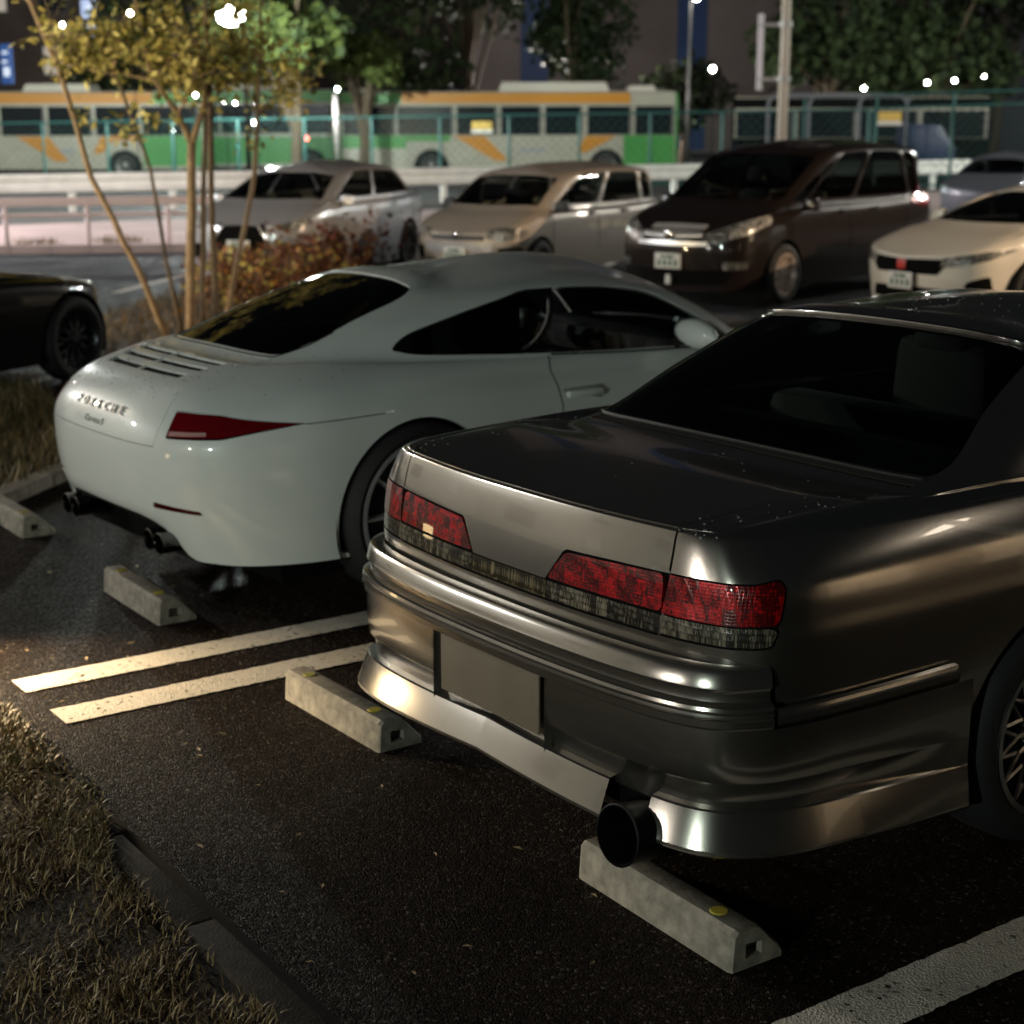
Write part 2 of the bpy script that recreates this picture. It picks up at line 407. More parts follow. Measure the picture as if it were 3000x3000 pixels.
# ------------------------------------------------------------------ generic car pieces
def lerp(a, b, t): return np.array(a, float)*(1-t)+np.array(b, float)*t
def plan_normals(B):
    B = np.array(B, float); n = len(B); N = []
    for i in range(n):
        a = B[i-1] if i > 0 else B[1]*np.array([-1, 1]); c = B[i+1] if i < n-1 else B[n-2]*np.array([-1, 1])
        t = c-a; t /= np.linalg.norm(t); N.append((t[1], -t[0]))       # outwards for a plan running rear -> right side -> front
    return np.array(N)
def car_net(B, low, edge, base, roof, ridge, bulge=(0.012, 0.012, 0.012), zf=None, nd=1, pos=None):
    """B: plan points; low: list of (z, inset) rows; edge: row of (x,y,z) shoulder points; nd rows between edge and base"""
    N = plan_normals(B); C = []
    for i in range(len(B)):
        col = []
        for r, (z, ins) in enumerate(low):
            zz = z(i) if callable(z) else z; ii = ins(i) if callable(ins) else ins
            if zf: zz = zf(i, zz)
            x, y = B[i][0]-N[i][0]*ii, B[i][1]-N[i][1]*ii
            if pos and r in pos and i < len(pos[r]): x, y = pos[r][i]
            if i in (0, len(B)-1): x = 0.0
            col.append((x, y, zz))
        E, A, T, G = [np.array(q[i], float) for q in (edge, base, roof, ridge)]
        col.append(tuple(E))
        for k in range(1, nd+1):
            t = k/(nd+1); p = lerp(E, A, t); p[2] += bulge[0]*4*t*(1-t); col.append(tuple(p))
        col.append(tuple(A)); p = lerp(A, T, 0.5); nn = np.array([N[i][0], N[i][1], 0.8]); nn /= np.linalg.norm(nn)
        p += nn*bulge[1]
        if i in (0, len(B)-1): p[0] = 0
        col.append(tuple(p)); col.append(tuple(T)); p = lerp(T, G, 0.5); p[2] += bulge[2]; col.append(tuple(p)); col.append(tuple(G))
        C.append(col)
    return Net(C).prepare()

WHEELPARTS = {}
def wheel(parent, pos, Rt, wd, Rr, style, mrim, side=1, steer=0.0, spokes=10, detail=1.0):
    """side +1: outer face towards +x. Empty 'wheel' > tyre, rim, spoke..."""
    w = empty('wheel', pos); w.parent = parent; w.rotation_euler = (0, 0, steer+(0 if side > 0 else math.pi))
    key = (Rt, wd, Rr, style, mrim.name, spokes)
    if key not in WHEELPARTS:
        parts = []; n = int(64*detail); h = wd/2
        t = MB(); t.lathe([(Rr-0.01, h-0.02), (Rr+0.006, h-0.008), (Rr+(Rt-Rr)*0.45, h), (Rt-0.022, h-0.012), (Rt-0.006, h-0.03), (Rt, h-0.055), (Rt, -h+0.055), (Rt-0.02, -h+0.01), (Rr-0.01, -h+0.02)], n)
        parts.append(('tyre', t, M_rubber, True))
        r = MB(); r.lathe([(Rr-0.012, -h+0.02), (Rr-0.03, -h+0.05), (Rr-0.035, h-0.06), (Rr-0.022, h-0.022), (Rr-0.012, h-0.006), (Rr+0.006, h-0.004), (Rr+0.008, h-0.016)], n)
        parts.append(('rim', r, mrim, True))
        f = h-0.03
        b = MB(); b.lathe([(0.0, f+0.004), (0.028, f+0.004), (0.034, f-0.002), (0.06, f-0.01), (0.075, f-0.03), (0.07, f-0.07)], 32); parts.append(('hub', b, mrim, True))
        d = MB(); d.lathe([(0.02, f-0.10), (Rr*0.68, f-0.10), (Rr*0.68, f-0.125), (0.02, f-0.125)], 40); parts.append(('brake_disc', d, M_alloyd, True))
        for k in range(spokes):
            a = 2*math.pi*k/spokes; s = MB()
            if style in ('slim', 'twin', 'star'):
                offs = [0.0] if style != 'twin' else [-0.16, 0.16]
                for q in offs:
                    r0, r1 = 0.05, Rr-0.022
                    w0, w1 = (0.013, 0.009) if style != 'star' else (0.026, 0.018)
                    a1 = a+q; ca, sa = math.cos(a), math.sin(a); cb, sb = math.cos(a1), math.sin(a1)
                    V = []
                    for (rr, ww, zf_, c_, s_) in ((r0, w0, f, ca, sa), ((r0+r1)/2, (w0+w1)/2, f-0.006, (ca+cb)/2, (sa+sb)/2), (r1, w1, f+0.006, cb, sb)):
                        for dz, e in ((0, 0.6), (0, -0.6), (-0.03, -1), (-0.03, 1)):
                            V.append((zf_+dz, rr*c_-ww*e*s_, rr*s_+ww*e*c_))
                    s.add(V, [(0, 1, 5, 4), (1, 2, 6, 5), (2, 3, 7, 6), (3, 0, 4, 7), (4, 5, 9, 8), (5, 6, 10, 9), (6, 7, 11, 10), (7, 4, 8, 11), (8, 9, 10, 11)])
            else:                                                # mesh: a Y that forks at half radius
                for q in (-1, 1):
                    a1 = a+q*math.pi/spokes; rm = Rr*0.52
                    P0 = (0.045*math.cos(a), 0.045*math.sin(a)); P1 = (rm*math.cos(a), rm*math.sin(a)); P2 = ((Rr-0.02)*math.cos(a1), (Rr-0.02)*math.sin(a1))
                    pts = [P0, P1, P2] if q > 0 else [P1, P2]
                    s.tube([(f-0.012+0.012*i/len(pts), p[0], p[1]) for i, p in enumerate(pts)], 0.009, 6)
            parts.append(('spoke', s, mrim, False))
        WHEELPARTS[key] = [(nm, mb.obj(nm, mm, w, smooth=sm, auto=0.7 if sm else None).data) for nm, mb, mm, sm in parts]
    else:
        for nm, me in WHEELPARTS[key]:
            o = bpy.data.objects.new(nm, me); COL.objects.link(o); o.parent = w
    return w

def drops(car, net, areas, r0=.0022):
    """beads of water: flattened half spheres that sit on the skin, one mesh"""
    V = []; F = []
    for (ua, va, n) in areas:
        U = RNG.uniform(ua[0], ua[1], n); Vv = RNG.uniform(va[0], va[1], n); P = net.ev(U, Vv); N = net.normal(U, Vv)*net.sgn
        for p, q in zip(P, N):
            r = r0*RNG.uniform(.5, 1.7); q = Vector(q); a = q.orthogonal().normalized(); b = q.cross(a); s_ = 1 if RNG.random() < .5 else -1; i = len(V)
            rings = [(1.0, 0.0), (.75, .42), (.35, .62)]
            for (rr, hh) in rings:
                for k in range(6):
                    t = k*math.pi/3; w = Vector(p)+(a*math.cos(t)+b*math.sin(t))*r*rr+q*r*hh; V.append((w.x*s_, w.y, w.z))
            w = Vector(p)+q*r*.68; V.append((w.x*s_, w.y, w.z))
            for g in range(2):
                for k in range(6): F.append((i+g*6+k, i+g*6+(k+1) % 6, i+(g+1)*6+(k+1) % 6, i+(g+1)*6+k))
            for k in range(6): F.append((i+12+k, i+12+(k+1) % 6, i+18))
    o = MB().add(V, F).obj('rain_drops', mat('water_bead', (.25, .26, .26), rough=.03, coat=1, spec=1.0), car, smooth=True); o['kind'] = 'stuff'
    return o
def letters(txt, size, step, m, parent, loc, rot, net, depth=.003):
    for i, ch in enumerate(txt):
        x = (i-(len(txt)-1)/2)*step; h = net.hit((max(abs(x), 1e-4), -3, loc[2]), (0, 1, 0)); c = net.ev(np.array(h[0]), np.array(h[1])); q = net.normal(np.array([h[0]]), np.array([h[1]]))[0]*net.sgn
        if x < 0: q = q*np.array([-1, 1, 1])
        glyphs(ch, size, m, parent, (loc[0]+x, c[1]+q[1]*.004, loc[2]+q[2]*.004), (math.atan2(-q[1], q[2]), 0, math.atan2(q[0], -q[1])), 'letter', depth)
def glyphs(txt, size, m, parent, loc, rot, name='lettering', depth=0.003, spacing=1.0, ital=0.0):
    """raised letters as one mesh part"""
    c = bpy.data.curves.new(name, 'FONT'); c.body = txt; c.size = size; c.extrude = depth; c.align_x = 'CENTER'; c.align_y = 'CENTER'
    c.space_character = spacing; c.shear = ital; c.resolution_u = 2
    o = bpy.data.objects.new(name, c); COL.objects.link(o); bpy.context.view_layer.update()
    dg = bpy.context.evaluated_depsgraph_get(); me = bpy.data.meshes.new_from_object(o.evaluated_get(dg)); bpy.data.objects.remove(o)
    me.materials.clear(); me.materials.append(m)
    o = bpy.data.objects.new(name, me); COL.objects.link(o); o.parent = parent; o.location = loc; o.rotation_euler = rot
    return o

# ================================================================== the silver sedan
def build_sedan():
    car = empty('parked_car', (-0.929, -0.059, 0), R(1.71), 'silver metallic sedan in front with red and clear tail lamps and a large black exhaust', 'car', 'parked cars')
    B = [(0, .040), (.30, .048), (.57, .076), (.695, .108), (.765, .150), (.815, .225), (.838, .38), (.852, .75), (.858, 1.23), (.862, 1.9), (.862, 2.7), (.858, 3.5), (.83, 4.2), (.70, 4.52), (.35, 4.68), (0, 4.71)]
    n = len(B)
    def ff(i): return 0 if i < 11 else (i-10)/5
    def zf(i, z): return z*(1-0.24*ff(i)) if z > 0.5 else z
    low = [(.17, .03), (.40, .012), (.60, 0.0), (.73, -.004), (.79, 0.0), (.885, .014), (.972, lambda i: .048), (lambda i: .990 if i < 5 else .986, lambda i: [.066, .066, .066, .078, .122, .108, .088, .078][min(i, 7)])]
    N = plan_normals(B)
    edge = []
    for i in range(n):
        ins = [.105, .105, .105, .118, .165, .15, .13, .12][min(i, 7)]
        z = .998 if i < 5 else 1.001
        edge.append((0 if i in (0, n-1) else B[i][0]-N[i][0]*ins, B[i][1]-N[i][1]*ins, z*(1-0.24*ff(i))))
    base = [(0, .78, 1.035), (.28, .79, 1.032), (.52, .825, 1.022), (.63, .865, 1.015), (.695, .93, 1.008), (.73, 1.05, 1.005), (.745, 1.2, 1.003), (.755, 1.4, 1.0), (.76, 1.65, .995), (.765, 2.05, .985), (.765, 2.75, .97), (.75, 3.35, .95), (.69, 3.55, .955), (.5, 3.68, .965), (.25, 3.74, .97), (0, 3.76, .97)]
    roof = [(0, 1.46, 1.340), (.25, 1.465, 1.336), (.42, 1.48, 1.325), (.49, 1.505, 1.312), (.53, 1.55, 1.298), (.55, 1.62, 1.296), (.56, 1.72, 1.300), (.565, 1.85, 1.305), (.57, 2.0, 1.31), (.575, 2.2, 1.312), (.57, 2.5, 1.305), (.555, 2.75, 1.28), (.52, 2.88, 1.265), (.40, 2.93, 1.275), (.2, 2.95, 1.285), (0, 2.96, 1.285)]
    ridge = [(0, 1.75+0.06*i, 1.372-0.0006*(i-5)**2) for i in range(n)]
    pos = {6: [(0, .074), (.295, .082), (.555, .110), (.665, .140), (.712, .182), (.742, .25), (.775, .405), (.795, .75), (.803, 1.23)],
           7: [(0, .086), (.29, .094), (.55, .122), (.645, .152), (.690, .195), (.718, .262), (.752, .41), (.775, .75), (.782, 1.23)]}
    for i, q in enumerate([(0, .125), (.285, .132), (.54, .160), (.622, .188), (.664, .226), (.690, .285), (.722, .42), (.745, .75), (.752, 1.23)]): edge[i] = (q[0], q[1], edge[i][2])
    net = car_net(B, low, edge, base, roof, ridge, (0.010, 0.014, 0.008), zf, 1, pos)
    # rows: 0 .17 | 1 .40 | 2 .60 | 3 .73 | 4 .79 | 5 .885 | 6 .955 | 7 edge | 8 deck | 9 base | 10 | 11 roof edge | 12 | 13 ridge
    D = 0.018                                          # half a shut line, in uv
    cut = [(1.92, 2.58), (1.92, 2.95), (1.94, 3.6), (1.98, 4.5), (2.05, 5.5), (2.12, 6.5), (2.16, 7.0), (2.35, 7.6), (2.70, 8.2), (3.10, 8.75), (3.20, 8.9)]
    def dens(P, closed=False, st=.12, raw=False):
        P = [(p[0], p[1] if (raw or p[1] <= 6) else (6+2*(p[1]-6) if p[1] < 7 else p[1]+1)) for p in P]
        out = []
        for a, b in zip(P[:-1], P[1:]):
            k = max(1, int(max(abs(a[0]-b[0]), abs(a[1]-b[1]))/st)); out += [tuple(lerp(a, b, t/k)) for t in range(k)]
        out.append(tuple(P[-1])); return out
    zrow = [(.17, 0), (.40, 1), (.60, 2), (.73, 3), (.79, 4), (.885, 5), (.955, 6)]
    # lamps on the lid: outline from behind in (x, z)
    redin = inset(roundpoly([(.165, .795), (.225, .872), (.555, .884), (.563, .795)], .018), 0.0)
    redin_uv = net.outline(redin, 'y'); redin_hole = net.outline(inset(redin, -.0035), 'y')
    clr = roundpoly([(0, .738, 0), (0, .787, 0), (.563, .787, 0), (.563, .738, 0)], .0)
    clr_uv = net.outline(clr, 'y', 0.01); clrh = inset(clr, -.003); clr_hole = net.outline(clrh, 'y', .01); clr_hole[clr_hole[:, 0] < .05, 0] = 0; clr_uv[clr_uv[:, 0] < .03, 0] = 0
    # merged hole for both lid lamps: trapezoid above strip
    hl = [(0, .734), (0, .7905), (.158, .7905), (.222, .8765), (.567, .888), (.567, .734)]
    lidlamp = net.outline(roundpoly([(p[0], p[1], .012 if 0 < p[0] < .5 else 0) for p in hl]), 'y', .01); lidlamp[np.abs(lidlamp[:, 0]) < .03, 0] = 0
    lidlamp = [tuple(p) for p in lidlamp]
    # lid face above and below the lamps as one panel whose outer outline swallows the lamp strip is not possible, so: upper lid and lower lid garnish
    up = [p for p in lidlamp if p[1] > 3.5]
    # upper lid outline: centre top -> down centre -> along the lamp's upper edge -> up the cut
    upper_edge = net.outline([(0.0005, .7905), (.158, .7905), (.215, .8725), (.228, .8790), (.40, .885), (.574, .8885)], 'y', .01)
    upper_edge = upper_edge[np.argmax(upper_edge[:, 1] > 3.0):]
    # outline() closes the loop; keep the forward run only
    k = int(np.argmax(upper_edge[:, 0])); upper_edge = upper_edge[:k+1]; upper_edge[0, 0] = 0
    c_up = [p for p in dens(cut) if p[1] > upper_edge[-1, 1]+0.05]
    back = dens([(3.20, 8.9), (2.0, 8.93), (0, 8.95)])
    lid_outer = np.array([tuple(p) for p in upper_edge]+[(p[0]-D, p[1]) for p in c_up]+back[1:]+dens([(0, 8.95), (0, upper_edge[0, 1])])[1:-1])
    skin(net, 'trunk_lid', M_silver, car, outer=lid_outer, ku=10, kv=10, thick=.02)
    # lower lid rail under the lamps
    lo = [(0, 2.62), (0, 3.06), (1.99, 3.06), (1.99, 2.62)]
    skin(net, 'lid_rail', M_silver, car, outer=np.array(dens(lo+[lo[0]])[:-1]), ku=10, kv=10, thick=.03)
    # the black bed behind the lamps
    bed = [(0, 3.0), (0, 5.3), (2.6, 5.3), (5.1, 5.3), (5.1, 2.9), (2.6, 2.9)]
    skin(net, 'lamp_bed', M_void, car, outer=np.array(dens(bed+[bed[0]])[:-1]), ku=6, kv=6, thick=0, off=-.012)
    skins(net, 'tail_lamp', M_red, car, outer=redin_uv, ku=10, kv=10, thick=.02, off=.001)
    strip_in = net.outline([(.166, .741), (.166, .787), (.563, .787), (.563, .741)], 'y', .01)
    skins(net, 'reversing_lamp', M_clear, car, outer=strip_in, ku=10, kv=10, thick=.02, off=-.001)
    mid = net.outline([(.0006, .741), (.0006, .787), (.162, .787), (.162, .741)], 'y', .01); mid[mid[:, 0] < .02, 0] = 0
    skin(net, 'garnish', M_garn, car, outer=mid, ku=10, kv=10, thick=.01, off=-.001)
    # outer lamps, wrapped round the corner
    def wrap(v0, v1a, v1b, u1a, u1b):
        P = [(1.97, v0), (3.4, v0), (4.3, v0+.02), (u1a-.12, v0+.05), (u1a, v0+.14), ((u1a*.4+u1b*.6), (v0+v1b)/2+.1), (u1b, v1b-.22), (u1b-.06, v1b-.05), (u1b-.2, v1b), (4.3, v1a+.02), (3.4, v1a), (2.04 if v1a > 4.5 else 2.0, v1a)]
        return np.array(dens(P+[P[0]])[:-1])
    red = wrap(4.03, 5.0, 5.12, 4.90, 5.06); cl = wrap(3.16, 3.97, 3.99, 4.74, 4.87)
    skins(net, 'corner_lamp', M_red, car, outer=red, ku=12, kv=10, thick=.02, off=.002)
    skins(net, 'corner_reversing_lamp', M_clear, car, outer=cl, ku=12, kv=10, thick=.02, off=.000)
    # quarter panel, sides, roof, front: everything else with holes
    hole_lamp = wrap(3.08, 5.05, 5.17, 4.80, 5.11); hole_lamp[:, 0] = np.maximum(hole_lamp[:, 0], 1.90+.03*(hole_lamp[:, 1]-3))
    arch_r = net.outline(circle(1.23, .325, .355, 56), 'x', .03)
    arch_f = net.outline(circle(3.93, .325, .35, 56), 'x', .03)
    dd = .01
    rglass = roundpoly([(0, 9.10, 0), (3.35, 9.12), (3.62, 9.35), (3.50, 10.75), (3.30, 10.9), (0, 10.92, 0)], .18, 5)
    rglass = np.array(dens([tuple(p) for p in rglass]+[tuple(rglass[0])], st=.2)[:-1]); 
    wind = np.array(dens([(15, 9.1), (15, 10.9), (12.45, 10.9), (12.3, 9.2), (15, 9.1)])[:-1])
    def win(u0, u1, a=.1): return np.array(dens([(u0+.25, 9.18), (u1, 9.15), (u1, 10.82), (u0+a, 10.82), (u0+.25, 9.18)])[:-1])
    w1 = np.array(dens([(6.3, 9.2), (9.95, 9.2), (9.95, 10.8), (6.9, 10.8), (6.1, 10.4), (6.3, 9.2)])[:-1]); w2 = np.array(dens([(10.05, 9.2), (11.7, 9.2), (11.6, 10.8), (10.05, 10.8), (10.05, 9.2)])[:-1])
    # outer outline of the shell: the whole skin minus the lid wedge; bottom edge follows the bumper
    cc = [(p[0]+D, p[1]) for p in cut]
    bottom = [(5.35, 2.06), (5.6, 1.98), (8.0, 1.98)] 
    shell = [(0, 9.0), (3.22, 8.96)]+list(reversed([p for p in cc if p[1] > 2.5]))+[(4.80, 2.62), (4.86, 2.3), (4.9, 1.9), (4.95, 1.66), (7.25, 1.66), (7.3, 0), (15, 0), (15, 13), (0, 13)]
    shell = np.array(dens(shell+[shell[0]])[:-1])
    skin(net, 'body', M_silver, car, outer=shell, holes=[hole_lamp, arch_r, arch_f, rglass, wind, w1, w2], ku=10, kv=8, thick=.02)
    def sh(o, f=.995):
        c = o.mean(0); c2 = c.copy(); c2[0] = 0 if o[:, 0].min() < .01 else (15 if o[:, 0].max() > 14.9 else c[0]); return c2+(o-c2)*f
    g = skin(net, 'rear_window', M_glassr, car, outer=sh(rglass), thick=0, off=-.006)
    skin(net, 'windscreen', M_glass, car, outer=sh(wind), thick=0, off=-.006)
    for o_ in (w1, w2): skins(net, 'side_window', M_glassc, car, outer=sh(o_), thick=0, off=-.006)
    # black frit round the rear window and the bright strip over it
    fr_o = rglass; fr_i = sh(rglass, .94); fr_i[:, 0] = np.where(rglass[:, 0] < .01, 0, fr_i[:, 0])
    def strip(us, vs, rad, m, name):
        P = net.ev(np.array(us), np.array(vs)); Nn = net.normal(np.array(us), np.array(vs))*net.sgn; P = P+Nn*rad*.4
        b = MB(); full = [(-p[0], p[1], p[2]) for p in P[::-1]]+[tuple(p) for p in P[1:]]
        b.tube(full, rad, 6); return b.obj(name, m, car, smooth=True)
    strip(np.linspace(0, 3.45, 20), [11.95]*20, .006, M_chrome, 'window_trim')
    strip(list(np.linspace(0, 3.35, 16)), [10.07]*16, .004, M_dark, 'window_seal')
    # ---------------- bumper: a profile with three mouldings swept round the plan
    BP = [(0, -.030), (.22, -.027), (.42, -.015), (.57, .004), (.67, .028), (.74, .060), (.79, .108), (.828, .185), (.848, .29), (.858, .42), (.866, .60), (.870, .862)]
    Bn = np.array(BP); T = np.linspace(0, len(Bn)-1, 89)
    Cc = np.concatenate([[(-Bn[1][0], Bn[1][1])], Bn, [2*Bn[-1]-Bn[-2]]]); iu = np.minimum(T.astype(int), len(Bn)-2); bb = cr_basis(T-iu)
    PL = sum(bb[:, k, None]*Cc[iu+k] for k in range(4)); tn = np.gradient(PL, axis=0); tn /= np.linalg.norm(tn, axis=1, keepdims=True); PN = np.stack([tn[:, 1], -tn[:, 0]], 1); PN[0] = (0, -1)
    def sweep(prof, name, m, t0=0, t1=11.0, zadd=None, mirror=True, parent=car, outfade=None, auto=.5, split=False):
        idx = [i for i, t in enumerate(T) if t0-1e-6 <= t <= t1+1e-6]; V = []; F = []; k = len(prof)
        for i in idx:
            for (z, o) in prof:
                zz = z+(zadd(PL[i], z) if zadd else 0); oo = o*(outfade(PL[i], z) if outfade else 1)
                V.append((PL[i][0]+PN[i][0]*oo, PL[i][1]+PN[i][1]*oo, zz))
        for a in range(len(idx)-1):
            for b in range(k-1): F.append((a*k+b, (a+1)*k+b, (a+1)*k+b+1, a*k+b+1))
        if split:
            o2 = MB().add([(-x, y, z) for x, y, z in V], [tuple(reversed(f)) for f in F]).obj(name, m, parent, auto=auto, fix=False)
        elif mirror:
            q = len(V); V += [(-x, y, z) for x, y, z in V]; F += [tuple(j+q for j in reversed(f)) for f in F]
        b = MB().add(V, F); return b.obj(name, m, parent, auto=auto, fix=False)
    def zc(p, z):          # lower edges sit higher in the middle of the car and sink towards the wheel
        t = min(1, max(0, (z-.60)/(.2-.60))); return t*(.055*max(0, 1-abs(p[0])/.9)-.055*min(1, max(0, (p[1]-.1)/.75)))
    top = [(.700, -.055), (.702, -.030), (.699, -.016), (.688, -.008), (.664, -.004), (.656, -.001)]
    band = [(.656, -.001), (.654, -.010), (.640, -.014), (.622, -.011), (.618, .004)]
    mould = [(.618, .004), (.614, .010), (.606, .012), (.604, .006), (.601, .006), (.599, .013), (.592, .014), (.590, .008), (.587, .008), (.584, .013), (.566, .013), (.562, .009), (.556, .001)]
    lower = [(.556, .001), (.53, .002), (.47, .001), (.425, -.002), (.418, -.006), (.404, -.020), (.37, -.024), (.33, -.030)]
    sweep(top, 'bumper_top', M_silver, 0, 7.0)
    sweep(band+mould[1:], 'bumper_moulding', M_silver, 0, 7.0, zadd=zc)
    sweep(lower, 'bumper', M_silver, 1.125, 11.0, zadd=zc, auto=3, split=True, outfade=lambda p, z: 1-min(1, max(0, (p[1]-.45)/.38)) if z < .5 else 1)
    sweep([(.602, -.010), (.600, .004), (.592, .006), (.588, .001), (.584, .005), (.570, .005), (.562, .0), (.556, -.006)], 'side_moulding', M_silver, 7.05, 10.8, zadd=zc, split=True)
    rec = MB()
    for s in (-1, 1):
        pass
    pl = PL[:10]
    rec = MB(); yb = -.004
    rec.add([(-.25, yb, .335), (.25, yb, .335), (.25, yb, .60), (-.25, yb, .60)], [(0, 1, 2, 3)])
    rec.add([(.25, yb, .335), (.25, -.03, .335), (.25, -.03, .612), (.25, yb, .612)], [(0, 1, 2, 3)])
    rec.add([(-.25, yb, .335), (-.25, -.03, .335), (-.25, -.03, .612), (-.25, yb, .612)], [(3, 2, 1, 0)])
    rec.obj('plate_recess', M_silver, car, fix=False)
    MB().box((0, -.022, .488), (.44, .006, .175)).obj('number_plate', mat('blank_plate', (.17, .135, .095), rough=.55, noise=(8, .9, 1.1)), car, bevel=.002)
    
    # aftermarket lip skirt, flared outwards, cut out round the exhaust
    sk = [(.356, -.034), (.353, -.004), (.349, .001), (.320, .013), (.262, .034), (.254, .035), (.247, .029), (.245, -.05)]
    ex0, ex1 = 2.375, 3.375
    def fade(p, z): return 1-.6*min(1, max(0, (p[1]-.12)/.7))
    def sweep_side(t0, t1, s, name):
        o = sweep(sk, name, M_silver, t0, t1, zadd=zc, mirror=False, outfade=fade, auto=.15)
        if s < 0:
            for v in o.data.vertices: v.co.x *= -1
            o.data.flip_normals()
        return o
    a = sweep_side(0, ex0, 1, 'rear_skirt'); sweep_side(ex1, 11.0, 1, 'rear_skirt'); sweep_side(0, 11.0, -1, 'rear_skirt')
    # dark diffuser strip between bumper and skirt
    sweep([(.345, -.03), (.33, -.045), (.26, -.06), (.235, -.12)], 'bumper_underside', M_void, 0, 10.8, zadd=zc)
    # exhaust
    ex = empty('exhaust', (.585, .035, .262)); ex.parent = car; ex.rotation_euler = (R(-6), 0, 0)
    e = MB(); e.lathe([(.045, .30), (.070, .22), (.074, -.09), (.077, -.105), (.072, -.107), (.069, -.10), (.066, .05), (.0, .05)], 48, 'y'); e.obj('exhaust_tip', mat('sooty_steel', (.003, .003, .003), rough=.5, spec=.15), ex, auto=.6)
    # wheels
    for sx in (1, -1):
        wheel(car, (sx*.765, 1.23, .325), .325, .225, .237, 'mesh', M_alloyd if sx < 0 else mat('satin_mesh_alloy', (.50, .50, .50), rough=.2, metal=1.0), sx, 0, 16)
        wheel(car, (sx*.765, 3.93, .325), .325, .225, .237, 'mesh', mat('satin_mesh_alloy'), sx, 0, 16)
    well(car, .86, [(1.23, .325, .36), (3.93, .325, .355)])
    # underbody and cabin
    MB().box((0, 2.3, .27), (1.45, 3.9, .16)).obj('underbody', M_void, car)
    MB().box((0, .55, .50), (1.40, .70, .36)).obj('boot_floor', M_void, car)
    interior(car, .62, 1.05, 3.4, .93, seats=[(.34, 2.35), (-.34, 2.35)], bench=1.75, h=1.16)
    drops(car, net, [((0, 6), (12.2, 14), 60), ((1.9, 3.5), (6, 9), 40), ((0, 5), (8, 10), 50)])
    # washer of detail: rear shelf, roof aerial base
    MB().box((0, 1.12, .985), (1.30, .55, .02)).obj('parcel_shelf', M_void, car)
    return car, net

def well(car, xw, arches):
    for (cy, cz, r) in arches:
        for s in (-1, 1):
            prof = [(r, 0), (r, -.30), (.02, -.30)]
            V = []; F = []; n = 28
            for i in range(n+1):
                a = math.pi*(-0.12)+math.pi*1.24*i/n
                for rr, h in prof: V.append((s*(xw-.012+h), cy+rr*math.cos(a), cz+rr*math.sin(a)))
            for i in range(n):
                for k in range(2): F.append((i*3+k, (i+1)*3+k, (i+1)*3+k+1, i*3+k+1))
            MB().add(V, F).obj('wheel_well', M_void, car, fix=False)

def interior(car, hw, y0, y1, z, seats, bench=None, h=1.15, wheel_at=None):
    b = MB(); b.box((0, (y0+y1)/2, .48), (hw*2, y1-y0, .25)); b.obj('cabin_floor', M_void, car)
    sm = mat('seat_cloth', (.018, .018, .018), rough=.8)
    for (sx, sy) in seats:
        s = MB(); s.box((sx, sy+.18, .60), (.48, .50, .16)); s.obj('seat', sm, car, bevel=.04)
        s = MB(); s.box((sx, sy-.12, .90), (.46, .14, .56), taper=.85); s.obj('seat_back', sm, car, bevel=.05)
        s = MB(); s.box((sx, sy-.14, h+.06), (.24, .10, .17), taper=.85); s.obj('headrest', sm, car, bevel=.04)
    if bench:
        s = MB(); s.box((0, bench-.12, .82), (hw*1.9, .16, .44), taper=.95); s.obj('bench_back', sm, car, bevel=.05)
    s = MB(); s.box((0, y1-.25, .84), (hw*2, .45, .14)); s.obj('dashboard', sm, car, bevel=.05)
    if wheel_at:
        s = MB(); x, y, zz, r = wheel_at; pts = [(x+r*math.cos(a), y+r*math.sin(a)*math.sin(R(25)), zz+r*math.sin(a)*math.cos(R(25))) for a in np.linspace(0, 2*math.pi, 33)]
        s.tube(pts, .015, 8, cap=False); s.box((x, y, zz), (.12, .05, .10)); s.box((x, y, zz), (2*r-.02, .02, .03)); s.obj('steering_wheel', mat('wheel_leather', (.22, .22, .22), rough=.35), car, smooth=True)

